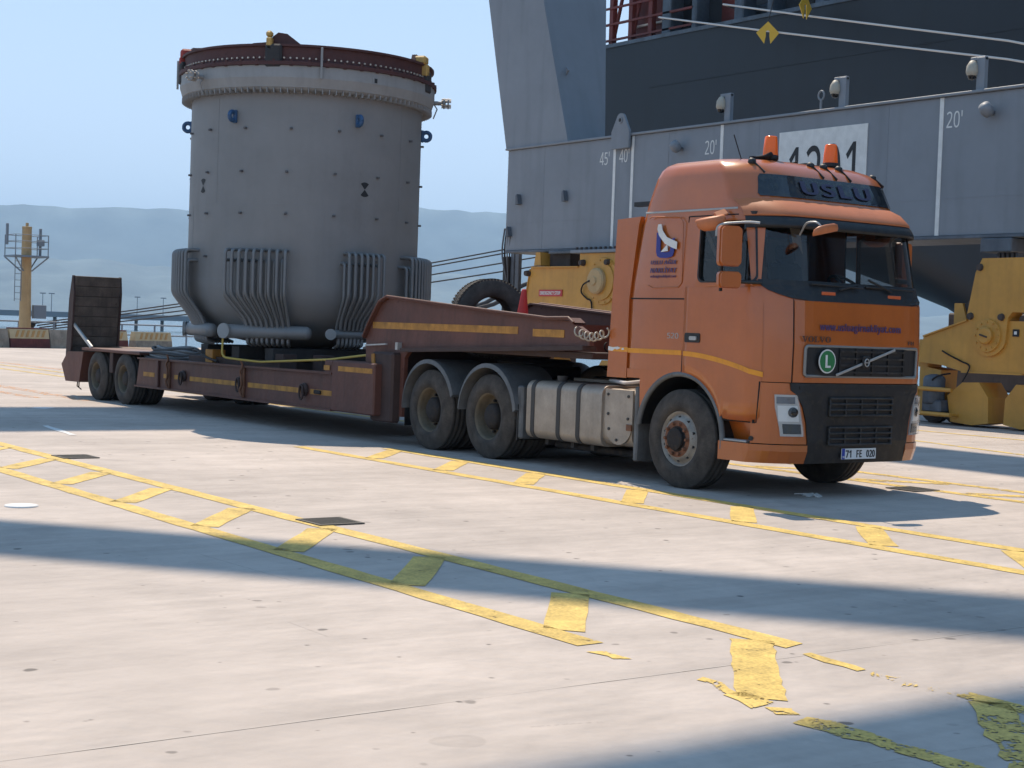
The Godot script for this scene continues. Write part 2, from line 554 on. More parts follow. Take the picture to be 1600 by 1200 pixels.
func build_ground() -> void:
	var s := S()
	var x0 := -66.0; var x1 := 260.0; var z0 := -28.5; var z1 := 220.0
	quad(s, Vector3(x0, 0, z1), Vector3(x1, 0, z1), Vector3(x1, 0, z0), Vector3(x0, 0, z0))
	quad(s, Vector3(x0, -6, z0), Vector3(x0, 0, z0), Vector3(x1, 0, z0), Vector3(x1, -6, z0))
	quad(s, Vector3(x0, -6, z1), Vector3(x0, 0, z1), Vector3(x0, 0, z0), Vector3(x0, -6, z0))
	quad(s, Vector3(x1, -6, z1), Vector3(x0, -6, z1), Vector3(x0, -6, z0), Vector3(x1, -6, z0))
	quad(s, Vector3(x1, -6, z0), Vector3(x1, 0, z0), Vector3(x1, 0, z1), Vector3(x1, -6, z1))
	quad(s, Vector3(x0, -6, z1), Vector3(x1, -6, z1), Vector3(x1, 0, z1), Vector3(x0, 0, z1))
	structure(put("quay_ground", s, M.concrete))
	s = S()
	quad(s, Vector3(-8500, -2.6, 8500), Vector3(8500, -2.6, 8500), Vector3(8500, -2.6, -8500), Vector3(-8500, -2.6, -8500))
	structure(put("sea_water", s, M.sea))
	# far ridge across the gulf
	for layer in 2:
		s = S()
		var fn := FastNoiseLite.new()
		fn.seed = 5 + layer; fn.frequency = 0.9; fn.fractal_octaves = 5
		var rows := []
		var dist := 6200.0 if layer == 0 else 4300.0
		for j in 7:
			var row := []
			for i in 361:
				var az := deg_to_rad(lerpf(-150, 40, i / 360.0))
				var h := 0.0
				if layer == 0:
					h = 455.0 + 34.0 * fn.get_noise_1d(az * 6.0) + 14.0 * fn.get_noise_1d(az * 40.0) + 6.0 * fn.get_noise_1d(az * 170.0) + 34.0 * fn.get_noise_1d(az * 2.0 + 9.0) + 10.0 * sin(az * 9.0 + 1.0) + 75.0 * smoothstep(-1.2, -1.0, az)
				else:
					h = 130.0 + 120.0 * fn.get_noise_1d(az * 3.0 + 4.0) + 20.0 * fn.get_noise_1d(az * 16.0)
				var t := j / 6.0
				var rr := dist + 900.0 * t
				h = -8.0 + (h + 8.0) * pow(t, 0.85) + (fn.get_noise_2d(az * 30.0, t * 8.0) * 50.0 * t * (1.0 - t) * 2.0)
				row.append(Vector3(sin(az) * rr, h, -cos(az) * rr))
			rows.append(row)
		sheet(s, rows)
		# back slope down to the sea
		var back := []
		for p in rows[-1]: back.append(Vector3(p.x * 1.25, -8, p.z * 1.25))
		sheet(s, [rows[-1], back])
		structure(put("hills", s, M.hills))

func ladder(label: String, z_a: float, z_b: float, a0: float, a1: float, b0: float, b1: float, rungs: Array, slant: float, m: Material, w := 0.18) -> Node3D:
	var o := node("ground_marking")
	structure(o, label)
	paint_line("rail_line", o, Vector2(a0, z_a), Vector2(a1, z_a), w, m)
	paint_line("rail_line", o, Vector2(b0, z_b), Vector2(b1, z_b), w, m)
	var sgn := signf(z_b - z_a)
	for x in rungs:
		paint_line("rung_line", o, Vector2(x, z_a + sgn * w * 0.5), Vector2(x + slant, z_b - sgn * w * 0.5), 0.23, m, 0.004)
	return o

func build_markings() -> void:
	var f := ladder("worn yellow ladder shaped lane marking in the near foreground", 6.32, 7.3, -40, 6.7, -40, 6.16, [-11.1, -9.5, -7.9, -6.3, -4.7, -3.1, -1.52, 0.18, 1.62, 3.22, 4.85], 0.98, M.paint)
	paint_line("rung_line", f, Vector2(6.45, 6.4), Vector2(7.5, 7.36), 0.23, M.paint, 0.004, 0.009, true)
	paint_line("paint_flake", f, Vector2(6.86, 6.4), Vector2(7.3, 6.47), 0.11, M.paint, 0.004, 0.03, true)
	paint_line("paint_flake", f, Vector2(7.35, 7.42), Vector2(7.62, 7.44), 0.13, M.paint_worn, 0.004, 0.04, true)
	paint_line("paint_flake", f, Vector2(7.05, 7.32), Vector2(7.4, 7.4), 0.07, M.paint_worn, 0.004, 0.03, true)
	paint_line("paint_flake", f, Vector2(6.35, 7.38), Vector2(6.56, 7.4), 0.09, M.paint_worn, 0.004, 0.03, true)
	paint_line("paint_flake", f, Vector2(7.66, 7.42), Vector2(7.78, 7.46), 0.1, M.paint_worn, 0.004, 0.03, true)
	paint_line("paint_flake", f, Vector2(7.86, 7.47), Vector2(9.6, 7.42), 0.14, M.paint_worn, 0.004, 0.03, true)
	paint_line("paint_flake", f, Vector2(7.35, 6.45), Vector2(7.95, 6.5), 0.12, M.paint_ghost, 0.004, 0.02, true)
	paint_line("rung_line", f, Vector2(8.05, 6.45), Vector2(9.05, 7.4), 0.2, M.paint_worn, 0.004, 0.02, true)
	paint_line("rail_line", f, Vector2(7.9, 6.42), Vector2(24, 6.42), 0.14, M.paint_worn)
	ladder("yellow ladder shaped lane marking running beside and under the truck", 1.72, 2.76, -5.2, 40, -5.7, 40, [-4.85, -3.3, -1.75, 0.05, 1.6, 3.2, 4.75, 6.35, 7.9, 9.5], 0.93, M.paint)
	ladder("yellow ladder shaped lane marking beyond the truck", -1.62, -2.55, -40, 40, -40, 40, [-8.2, -6.6, -5.0, -3.4, -1.8, -0.15, 1.45, 3.05, 4.65], -0.0 + 0.8, M.paint_worn)
	var o := node("ground_marking")
	structure(o, "faded orange lane lines on the far quay")
	paint_line("rail_line", o, Vector2(-60, 1.25), Vector2(-16, 1.7), 0.3, M.paint_orange, 0.004, 0.05)
	paint_line("rail_line", o, Vector2(-60, -3.2), Vector2(-24, -3.3), 0.3, M.paint_orange, 0.004, 0.05)
	paint_line("rail_line", o, Vector2(-60, 2.4), Vector2(-17, 2.4), 0.25, M.paint_orange, 0.004, 0.05)
	o = node("ground_marking")
	structure(o, "yellow lines along the crane rail")
	paint_line("rail_line", o, Vector2(-40, -10.9), Vector2(30, -10.9), 0.14, M.paint)
	paint_line("rail_line", o, Vector2(-9.5, -9.6), Vector2(10, -4.6), 0.14, M.paint_worn)
	o = node("ground_marking")
	structure(o, "short white dash on the far quay")
	paint_line("dash_line", o, Vector2(-9.75, 4.72), Vector2(-8.0, 4.94), 0.1, M.patch, 0.004, 0.02)
	paint_line("dash_line", o, Vector2(-14.0, 3.2), Vector2(-13.7, 3.5), 0.3, M.patch, 0.004, 0.02)
	# saw cut joints of the slab
	o = node("slab_joint_line")
	structure(o)
	for z in [16.0, -4.4]:
		paint_line("joint_line", o, Vector2(-60, z), Vector2(60, z - 0.0), 0.006, M.joint, 0.003, 0.003)
	for x in [-14.3, -8.8, 6.9]:
		paint_line("joint_line", o, Vector2(x, -27), Vector2(x - 0.0, 30), 0.006, M.joint, 0.003, 0.003)
	# crane rail in the ground
	var s := S()
	for dx in [0.0]:
		bb(s, -64, 60, -0.08, 0.012, -13.75, -13.68)
	structure(put("crane_rail_line", s, M.chassis))

func build_drains() -> void:
	var spots := [[Vector2(1.26, 6.14), "steel drain grate beside the nearest yellow ladder line"], [Vector2(-4.86, 6.06), "steel drain grate farther along the same yellow ladder line, at left"], [Vector2(0.95, -1.45), "steel drain grate on the sunlit ground beyond the truck cab"]]
	for sp in spots:
		var o := node("drain_grate", self, Vector3(sp[0].x, 0, sp[0].y))
		tag(o, sp[1], "drain", "drain grates in the quay")
		var s := S()
		var w := 0.21
		bb(s, -w, w, 0.003, 0.012, -w, -w + 0.03); bb(s, -w, w, 0.003, 0.012, w - 0.03, w)
		bb(s, -w, -w + 0.03, 0.003, 0.0125, -w + 0.03, w - 0.03); bb(s, w - 0.03, w, 0.003, 0.0125, -w + 0.03, w - 0.03)
		put("frame", s, M.grate, o)
		s = S()
		bb(s, -w + 0.03, w - 0.03, 0.001, 0.0045, -w + 0.03, w - 0.03)
		put("sump", s, M.black_paint, o)
		for i in 9:
			s = S()
			var x := -w + 0.055 + i * 0.039
			bb(s, x - 0.008, x + 0.008, 0.005, 0.011, -w + 0.03, w - 0.03)
			put("bar", s, M.grate, o)
	var c := S()
	lathe(c, [Vector2(0.14, 0.0), Vector2(0.138, 0.01), Vector2(0.11, 0.012), Vector2(0, 0.012)], Vector3(-0.55, 0.001, 8.1), Basis(), 28)
	tag(put("round_cover", c, M.patch), "pale round metal cover set in the concrete at far left", "manhole cover")
	c = S()
	for k in 5:
		var p := Vector3(1.05 + k * 0.02, 0.02, -4.75 + k * 0.012)
		lathe(c, [Vector2(0.001, -0.02), Vector2(0.035, -0.01), Vector2(0.04, 0.01), Vector2(0.02, 0.03), Vector2(0.001, 0.034)], p, Basis(Vector3(1, 0.3 * k, 0.2).normalized(), k * 0.9), 9)
	tag(put("stone", c, M.chassis), "small dark lump lying in the shadow band right of the cab", "stone")
	c = S()
	for k in 4:
		box(c, Vector3(0.95 + 0.07 * k, 0.012, 0.33 - 0.04 * (k % 2)), Vector3(0.11, 0.012, 0.07), 0.0, Basis.from_euler(Vector3(0.15 * k, 0.7 * k, 0.1)))
	tag(put("paper_scrap", c, M.patch), "crumpled pale paper scrap under the truck's front bumper", "litter")

# ---------------------------------------------------------------- quay furniture
func build_quayside() -> void:
	var a := Vector3(-56.86, 0, -9.49)
	var d := Vector3(-0.285, 0, -0.9585).normalized()
	var turn := atan2(d.x, d.z) - PI / 2
	var bx := func(t0: float, t1: float) -> Node3D:
		var o := node("concrete_barrier", self, a + d * ((t0 + t1) / 2))
		o.rotation.y = turn
		return o
	var prof := func(w0: float, y0: float, w1: float, y1: float) -> Array:
		return [Vector2(-w0, y0), Vector2(w0, y0), Vector2(w1, y1), Vector2(-w1, y1)]
	var items := [
		[-1.85, 0.28, 0.0, "plain", "plain grey concrete barrier cut off by the left edge of the picture"],
		[0.36, 2.4, 0.0, "both", "striped yellow and maroon concrete barrier below the yellow mast"],
		[2.45, 4.3, 0.0, "plain", "plain grey concrete barrier just left of the trailer ramp"],
		[4.36, 6.8, 0.0, "both", "yellow and maroon concrete barrier just right of the trailer ramp"],
		[7.25, 9.45, 0.0, "stripes", "cream concrete barrier with slanted yellow stripes beside the grey header pipe"],
	]
	for it in items:
		var o: Node3D = bx.call(it[0], it[1])
		tag(o, it[4], "barrier", "concrete barriers along the quay end")
		var l: float = it[1] - it[0]
		var turned := Transform3D(Basis(Vector3.UP, PI / 2), Vector3.ZERO)
		var s := S()
		var split := 0.42
		prism(s, prof.call(0.3, 0.0, 0.24, split), -l / 2, l / 2, turned)
		put("foot", s, M.block_maroon if it[3] == "both" else M.concrete_block, o)
		s = S()
		prism(s, prof.call(0.235, split, 0.12, 0.84), -l / 2, l / 2, turned)
		put("upper_block", s, M.concrete_block if it[3] == "plain" else M.block_yellow, o)
		if it[3] != "plain":
			for k in 6:
				s = S()
				var x := -l / 2 + 0.25 + k * (l - 0.4) / 6.0
				var tl := Transform3D(Basis(Vector3.RIGHT, -0.267), Vector3(0, 0.64, 0.185))
				prism(s, [Vector2(x, -0.15), Vector2(x + 0.13, -0.15), Vector2(x + 0.28, 0.15), Vector2(x + 0.15, 0.15)], -0.01, 0.008, tl)
				put("stripe", s, M.block_stripe, o)
		if it[3] == "both":
			s = S()
			bb(s, -l / 2, l / 2, 0.842, 0.9, -0.115, 0.115, 0.01)
			put("cap", s, M.block_maroon, o)
	# railing behind
	var r := node("quay_railing")
	tag(r, "grey tube railing behind the concrete barriers at the quay end", "railing")
	for k in 15:
		var s := S()
		var p := Vector3(-63.6, 0, -2.0 - k * 1.75)
		cyl(s, p, p + Vector3(0, 1.15, 0), 0.05, -1, 8)
		put("post", s, M.steel_blue, r)
	for y in [1.14, 0.62]:
		var s := S()
		tube(s, [Vector3(-63.6, y, -1.5), Vector3(-63.6, y, -28)], 0.04, 8)
		put("rail", s, M.steel_blue, r)
	# mast
	var m := node("yellow_mast", self, Vector3(-62, 0, -12.27))
	tag(m, "weathered yellow mast with a railed platform and antennas at far left", "mast")
	var s := S()
	lathe(s, [Vector2(0.29, 0), Vector2(0.22, 5.55), Vector2(0.23, 5.56), Vector2(0.23, 5.66), Vector2(0.07, 5.68), Vector2(0.07, 5.84), Vector2(0, 5.84)], Vector3.ZERO, Basis(), 20, false, true)
	put("column", s, M.tower_yellow, m)
	s = S()
	var pw := 0.82
	bb(s, -pw, pw, 4.2, 4.28, -pw, pw)
	put("platform", s, M.steel_blue, m)
	for sx in [-1, 1]:
		for sz in [-1, 1]:
			s = S()
			tube(s, [Vector3(sx * 0.2, 3.55, sz * 0.2), Vector3(sx * 0.78, 4.2, sz * 0.78)], 0.035, 6)
			put("bracket", s, M.steel_blue, m)
			s = S()
			cyl(s, Vector3(sx * 0.78, 4.2, sz * 0.78), Vector3(sx * 0.78, 5.25, sz * 0.78), 0.025, -1, 6)
			put("post", s, M.steel_blue, m)
	for y in [4.62, 4.95, 5.25]:
		s = S()
		tube(s, [Vector3(-0.78, y, -0.78), Vector3(0.78, y, -0.78), Vector3(0.78, y, 0.78), Vector3(-0.78, y, 0.78), Vector3(-0.78, y, -0.78)], 0.02, 6)
		put("rail", s, M.steel_blue, m)
	for sp in [[0.35, 1.05, 4.75, 5.75], [0.1, -0.62, 4.3, 5.6]]:
		s = S()
		bar(s, Vector3(sp[0], sp[2], sp[1]), Vector3(sp[0], sp[3], sp[1]), 0.1, 0.12, 0.02)
		tube(s, [Vector3(sp[0], 5.2, sp[1]), Vector3(sp[0], 5.2, sp[1] * 0.7)], 0.02, 6)
		put("antenna", s, M.steel_blue, m)
	s = S()
	bb(s, 0.2, 0.5, 4.75, 5.05, -0.7, -0.4, 0.02)
	put("radio_box", s, M.steel_blue, m)
	s = S()
	for sx in [0.32, 0.62]:
		tube(s, [Vector3(0.28, 2.1, sx), Vector3(0.28, 4.2, sx)], 0.02, 6)
	for k in 7: tube(s, [Vector3(0.28, 2.2 + k * 0.3, 0.32), Vector3(0.28, 2.2 + k * 0.3, 0.62)], 0.014, 5)
	put("ladder", s, M.steel_blue, m)
	s = S()
	bb(s, -0.1, 0.25, 1.3, 1.95, -0.95, -0.35, 0.02)
	put("cabinet", s, M.steel_blue, m)
	# bollard with the mooring ropes
	var b := S()
	lathe(b, [Vector2(0.3, 0), Vector2(0.22, 0.1), Vector2(0.2, 0.75), Vector2(0.36, 0.95), Vector2(0.36, 1.08), Vector2(0.2, 1.16), Vector2(0, 1.18)], Vector3(-64.6, 0, -13.3), Basis(), 20)
	tag(put("bollard", b, M.chassis), "dark mooring bollard behind the barriers beside the yellow mast", "bollard")
	var ends := [Vector3(-44.65, 6.22, -33.0), Vector3(-44.64, 6.04, -33.0), Vector3(-44.61, 5.54, -33.0), Vector3(-44.59, 5.09, -33.0)]
	for k in ends.size():
		s = S()
		var p0 := Vector3(-64.5, 1.05 - 0.1 * k, -13.6 - 0.12 * k)
		var e: Vector3 = ends[k]
		var path := []
		for i in 25:
			var t := i / 24.0
			path.append(p0.lerp(e, t) + Vector3(0, -0.25 * sin(PI * t), 0))
		tube(s, path, 0.034, 7)
		tag(put("mooring_rope", s, M.rope_dark), ["highest", "second highest", "third highest", "lowest"][k] + " of the thin mooring lines rising from the bollard behind the vessel", "rope", "thin mooring lines behind the trailer and vessel")
	for k in 2:
		s = S()
		var e: Vector3 = [Vector3(-44.6, 5.3, -33), Vector3(-44.57, 4.77, -33)][k]
		var p0: Vector3 = [Vector3(-52.5, 0.4, -25.4), Vector3(-51.0, 0.9, -25.4)][k]
		var path := []
		for i in 31:
			var t := i / 30.0
			path.append(p0.lerp(e, t) + Vector3(0, -0.2 * sin(PI * t) + 0.03 * sin(i * 1.9), 0))
		tube(s, path, 0.1, 8)
		tag(put("mooring_rope", s, M.rope_dark), ["upper", "lower"][k] + " thick dark mooring rope rising behind the spare tyre to the ship", "rope", "thick ropes behind the spare tyre")
	# floating red boom and far jetty
	s = S()
	tube(s, [Vector3(-150, 0.9, -66), Vector3(-150, 0.9, -112)], 0.22, 10)
	tag(put("red_boom", s, M.boom_red), "long dull red pipe lying level over the water behind the trailer", "pipe")
	var j := node("jetty")
	tag(j, "low grey jetty on piles with lamp posts, far off at left", "jetty")
	s = S()
	bb(s, -405, -395, 0.3, 1.75, -180, -60)
	put("deck", s, M.pier, j)
	for k in 16:
		s = S()
		cyl(s, Vector3(-400, -4, -178 + k * 7.6), Vector3(-400, 0.3, -178 + k * 7.6), 0.5, -1, 8)
		put("pile", s, M.pier, j)
	for z in [-129.0, -131.4, -155.4, -163.0]:
		s = S()
		cyl(s, Vector3(-400, 1.75, z), Vector3(-400, 6.4, z), 0.12, 0.09, 8)
		bb(s, -400.4, -399.6, 6.4, 6.7, z - 0.7, z + 0.7, 0.05)
		put("lamp_post", s, M.steel_blue, j)

# ---------------------------------------------------------------- ship
func build_ship() -> void:
	var o := node("container_ship", self, Vector3(0, 0, -32))
	tag(o, "dark navy container ship moored behind the gantry crane", "ship")
	var top := 14.35
	# sections along x: stern counter rises away from the water
	var secs := []
	for it in [[-46.0, 8.6], [-42, 7.6], [-37, 6.2], [-32, 4.8], [-28, 3.7], [-25, 2.75], [-23, 1.75], [-21.4, 0.75], [-19.6, -0.6], [-17.5, -2.2], [-14, -5.0], [0, -7.0], [150, -7.0]]:
		var x: float = it[0]
		var yb: float = it[1]
		var row := []
		row.append(Vector3(x, top, 0))
		row.append(Vector3(x, lerpf(top, yb, 0.5), -0.02))
		row.append(Vector3(x, yb + 2.4, -0.05))
		for k in 7:
			var a := PI / 2 * k / 6.0
			row.append(Vector3(x, yb + 2.2 - 2.2 * sin(a), -0.06 - 3.2 * (1 - cos(a))))
		row.append(Vector3(x, yb - 0.1, -16.0))
		row.append(Vector3(x, top, -32.0))
		secs.append(row)
	var s := S()
	sheet(s, secs, true)
	var st: Array = secs[0]
	for i in range(1, st.size() - 1): face(s, [st[0], st[i], st[i + 1]], Vector3(0, 5, -16))
	put("hull", s, M.hull, o)
	s = S()
	bb(s, -46, 150, top - 0.02, top + 0.06, -32, -0.6)
	put("deck", s, M.ship_blue, o)
	s = S()
	bb(s, -46, 150, top + 0.0, top + 0.16, -0.3, 0.06)
	put("rubbing_strake", s, M.ship_blue, o)
	for y in [12.3, 10.1, 7.9]:
		s = S()
		bb(s, -40, 60, y - 0.012, y + 0.012, -0.03, 0.012)
		put("plate_seam", s, M.hull, o)
	# open mooring deck: pillars, bulkhead, overhead
	s = S()
	bb(s, -43.2, 150, top + 0.06, top + 5.5, -1.9, -1.7)
	put("bulkhead", s, M.hull, o)
	s = S()
	bb(s, -42.6, 150, top + 5.5, top + 9.5, -12, -0.1, 0.1)
	put("overhead", s, M.ship_blue, o)
	var x := -39.6
	for k in 34:
		s = S()
		var w := 0.55 if k % 2 == 0 else 0.3
		bb(s, x, x + w, top + 0.16, top + 5.5, -1.0, -0.2, 0.05)
		put("pillar", s, M.ship_blue, o)
		x += 1.9 if k % 2 == 0 else 2.6
	x = -37.2
	for k in 12:
		s = S()
		bb(s, x, x + 1.0, top + 0.1, top + 1.7, -3.2, -1.4, 0.1)
		put("locker", s, M.ship_red if k % 2 == 0 else M.interior, o)
		s = S()
		tube(s, bent([Vector3(x + 1.5, top + 0.1, -1.4), Vector3(x + 1.5, top + 0.75, -1.4), Vector3(x + 3.3, top + 0.75, -1.4), Vector3(x + 3.3, top + 0.1, -1.4)], 0.4), 0.22, 10)
		put("fairlead", s, M.ship_blue, o)
		x += 4.5
	# red lashing bridge and rails at the stern end
	var red: Material = M.ship_red
	for k in 4:
		s = S()
		bb(s, -44.6 + k * 1.35, -44.35 + k * 1.35, top, top + 7, -0.5, -0.25)
		bb(s, -44.6 + k * 1.35, -44.35 + k * 1.35, top, top + 7, -3.5, -3.25)
		put("lattice_post", s, red, o)
	for k in 9:
		s = S()
		bb(s, -45.8, -37.6, top + 0.35 + k * 0.72, top + 0.44 + k * 0.72, -0.3 - 0.03 * (k % 2), -0.2)
		put("lattice_rail", s, red, o)
	for k in 3:
		s = S()
		bar(s, Vector3(-44.5 + k * 1.35, top + 0.4, -0.45), Vector3(-43.1 + k * 1.35, top + 5.2, -0.45), 0.14, 0.1)
		put("lattice_brace", s, red, o)
	s = S()
	bb(s, -42.6, -40.1, top + 0.1, top + 6, -3.0, -0.9, 0.05)
	put("red_locker", s, red, o)
	for k in 3:
		s = S()
		bb(s, -42.2, -40.2, top + 0.9 + k * 1.3, top + 0.98 + k * 1.3, -0.9, -0.75)
		put("grab_rail", s, M.rope_white, o)
	# mooring lines with rat guards
	var ln := [[Vector3(-39.3, 15.2, -31.8), Vector3(-20.3, 11.02, -30.6), "lower"], [Vector3(-35.3, 15.17, -31.8), Vector3(-20.3, 11.62, -30.6), "upper"]]
	for l in ln:
		s = S()
		var e: Vector3 = l[0] + (l[1] - l[0]) * 2.2 + Vector3(0, -0.9, 0.0)
		tube(s, [l[0] + Vector3(-0.6, 0.05, -1.6), l[0], (l[0] as Vector3).lerp(l[1], 0.35) + Vector3(0, -0.03, 0), (l[0] as Vector3).lerp(l[1], 0.7) + Vector3(0, -0.02, 0), l[1], e], 0.04, 8)
		tag(put("mooring_line", s, M.rope_white), l[2] + " white mooring line sloping across the dark hull at top right", "rope", "white mooring lines at top right")
	var rg := [[Vector3(-31.75, 13.42, -30.9), 0.42, 0.25, "yellow diamond rat guard facing us on the lower white line"], [Vector3(-29.8, 14.15, -30.9), 0.46, 1.25, "yellow diamond rat guard seen edge on beside the upper white line"]]
	for g in rg:
		var n := node("rat_guard", self, g[0])
		tag(n, g[3], "rat guard", "rat guards on the mooring lines")
		n.rotation.y = g[2] + 0.6
		var r: float = g[1] * 1.05
		var sl := 0.07
		s = S()
		prism(s, [Vector2(0.0, r), Vector2(-r, 0), Vector2(-0.12, -r * 0.95), Vector2(-sl, -r * 0.3), Vector2(-sl, 0.06), Vector2(0, 0.1)], -0.015, 0.015)
		prism(s, [Vector2(0.0, r), Vector2(0, 0.1), Vector2(sl, 0.06), Vector2(sl, -r * 0.3), Vector2(0.12, -r * 0.95), Vector2(r, 0)], -0.015, 0.015)
		put("plate", s, M.ratguard, n)
		s = S()
		tube(s, [Vector3(0, r, 0), Vector3(0.5, r + 2.3, -0.9)], 0.02, 5)
		put("cord", s, M.rope_dark, n)

# ---------------------------------------------------------------- gantry crane
func lamp_on_post(o: Node3D, x: float) -> void:
	var l := node("floodlight", o, Vector3(x, 6.8, -13.75))
	var s := S()
	bb(s, -0.03, 0.17, -0.02, 0.66, -0.06, 0.06, 0.01)
	bb(s, -0.2, 0.17, 0.6, 0.68, -0.05, 0.05, 0.01)
	put("post", s, M.crane_grey, l)
	s = S()
	lathe(s, [Vector2(0.0, -0.14), Vector2(0.09, -0.13), Vector2(0.13, -0.04), Vector2(0.13, 0.0), Vector2(0.12, 0.1), Vector2(0.06, 0.2), Vector2(0.0, 0.22)], Vector3(-0.12, 0.4, 0.07), Basis(), 18)
	put("lamp_head", s, M.lamp_cream, l)
	s = S()
	lathe(s, [Vector2(0.0, -0.19), Vector2(0.07, -0.17), Vector2(0.1, -0.11), Vector2(0.1, -0.09)], Vector3(-0.12, 0.4, 0.075), Basis(), 16)
	put("lens", s, M.lamp_dark, l)

func deck_lamp(o: Node3D, x: float, y: float) -> void:
	var l := node("side_lamp", o, Vector3(x, y, -13.6))
	var s := S()
	prism(s, [Vector2(-0.28, -0.3), Vector2(0.05, 0.12), Vector2(-0.28, 0.12)], 0.02, 0.3, Transform3D(Basis(Vector3.UP, -PI / 2), Vector3(0.02, 0, 0.02)))
	put("bracket", s, M.crane_grey_dark, l)
	s = S()
	lathe(s, [Vector2(0.0, -0.02), Vector2(0.1, 0.0), Vector2(0.14, 0.1), Vector2(0.12, 0.24), Vector2(0.0, 0.28)], Vector3(-0.05, 0.05, 0.12), Basis(Vector3.RIGHT, 0.9), 16)
	put("lamp_head", s, M.crane_grey, l)

func build_crane() -> void:
	var o := node("gantry_crane", self)
	tag(o, "huge grey quay gantry crane on yellow wheel bogies behind the truck", "crane")
	var zf := -13.6
	var s := S()
	# sill beam: box girder with flanges
	bb(s, -24.36, 14, 3.86, 6.72, zf - 1.5, zf, 0.015)
	put("sill_beam", s, M.crane_grey, o)
	s = S()
	bb(s, -24.42, 14, 6.72, 6.78, zf - 1.6, zf + 0.07, 0.01)
	put("top_flange", s, M.crane_grey, o)
	s = S()
	bb(s, -24.3, 14, 3.79, 3.858, zf - 1.56, zf + 0.05, 0.01)
	put("bottom_flange", s, M.crane_grey_dark, o)
	# leg
	s = S()
	var a := [Vector3(-24.44, 6.785, zf + 0.02), Vector3(-21.55, 6.785, zf + 0.02), Vector3(-21.55, 6.785, -14.88), Vector3(-24.44, 6.785, -14.88)]
	var b := [Vector3(-25.8, 12, zf + 0.02), Vector3(-23.3, 12, zf + 0.02), Vector3(-23.3, 12, -16.1), Vector3(-25.8, 12, -16.1)]
	var c := [Vector3(-34.2, 43, zf + 0.02), Vector3(-31.6, 43, zf + 0.02), Vector3(-31.6, 43, -17.0), Vector3(-34.2, 43, -17.0)]
	for pr in [[a, b], [b, c]]:
		for k in 4: face(s, [pr[0][k], pr[0][(k + 1) % 4], pr[1][(k + 1) % 4], pr[1][k]], Vector3(-25 if pr[0] == a else -29, 10 if pr[0] == a else 28, -14.8))
	put("leg", s, M.crane_grey, o)
	s = S()
	prism(s, [Vector2(0, 0), Vector2(0.2, -0.12), Vector2(0, -0.24)], -0.02, 0.02, Transform3D(Basis(Vector3.UP, -0.3), Vector3(-22.15, 8.9, zf - 0.3)))
	put("leg_bracket", s, M.crane_grey, o)
	s = S()
	for q in [[Vector3(11.5, 6.785, -14.35), Vector3(8.0, 43, -15.2)]]: bar(s, q[0], q[1], 2.6, 1.8, 0.02)
	put("leg", s, M.crane_grey, o)
	# high portal beam, girder, machinery house and back stay overhead
	s = S()
	bb(s, -43, 12, 43, 47, -15.5, -13.2, 0.05)
	put("portal_beam", s, M.crane_grey, o)
	s = S()
	bb(s, -40.6, -36.4, 44, 46.2, -60, -13.2, 0.05)
	bb(s, -40.6, -36.4, 44, 46.2, -13.2, 26, 0.05)
	put("girder", s, M.crane_grey, o)
	s = S()
	bb(s, -18.25, -3, 43.5, 49, -11, 5.4, 0.05)
	put("machinery_house", s, M.crane_grey, o)
	s = S()
	bar(s, Vector3(-24.2, 36, 5.05), Vector3(-24.2, 80, -24.8), 1.05, 1.1, 0.05)
	put("back_stay", s, M.crane_grey, o)
	# painted marks
	for q in [[-19.52, 3.87, 6.71], [-18.79, 3.87, 6.71], [-15.46, 3.87, 6.71], [-8.88, 3.87, 6.71], [-4.1, 3.87, 6.71]]:
		s = S()
		bb(s, q[0] - 0.05, q[0] + 0.05, q[1], q[2], zf, zf + 0.012)
		put("white_line", s, M.white_paint, o)
	for q in [["45'", -19.94, 6.2], ["40'", -19.13, 6.22], ["20'", -15.85, 6.2], ["20'", -8.55, 6.24]]:
		words("lettering", q[0], 0.4, 0.34, Vector3(q[1], q[2], zf + 0.004), Basis(), M.white_paint, o)
	s = S()
	bb(s, -13.52, -10.86, 4.3, 6.36, zf + 0.002, zf + 0.022)
	put("number_panel", s, M.white_paint, o)
	words("lettering", "1201", 2.0, 1.3, Vector3(-12.17, 5.34, zf + 0.027), Basis(), M.black_paint, o)
	for x in [-22.6, -17.4, -14.2, -10.3, -6.4]:
		s = S()
		bb(s, x - 0.007, x + 0.007, 3.87, 6.71, zf - 0.01, zf + 0.004)
		put("weld_seam", s, M.crane_grey, o)
	for q in [[-24.3, -14.22], [-10.28, 8.0]]:
		s = S()
		bb(s, q[0], q[1], 4.62, 4.634, zf - 0.01, zf + 0.0035)
		put("weld_seam", s, M.crane_grey, o)
	# lifting lug
	s = S()
	prism(s, [Vector2(-19.53, 6.4), Vector2(-18.81, 6.4), Vector2(-18.81, 6.84)] + arc2(Vector2(-19.17, 7.14), 0.17, 20, 160, 8) + [Vector2(-19.53, 6.84)], zf + 0.075, zf + 0.14)
	put("lifting_lug", s, M.crane_grey, o)
	s = S()
	cyl(s, Vector3(-19.17, 7.13, zf + 0.13), Vector3(-19.17, 7.13, zf + 0.16), 0.085, -1, 18)
	put("lug_boss", s, M.crane_grey, o)
	s = S()
	cyl(s, Vector3(-19.17, 7.13, zf + 0.15), Vector3(-19.17, 7.13, zf + 0.165), 0.05, -1, 16)
	put("lug_hole", s, M.black_paint, o)
	for x in [-15.5, -11.82, -8.1]: lamp_on_post(o, x)
	deck_lamp(o, -16.85, 6.15)
	deck_lamp(o, -7.55, 6.2)
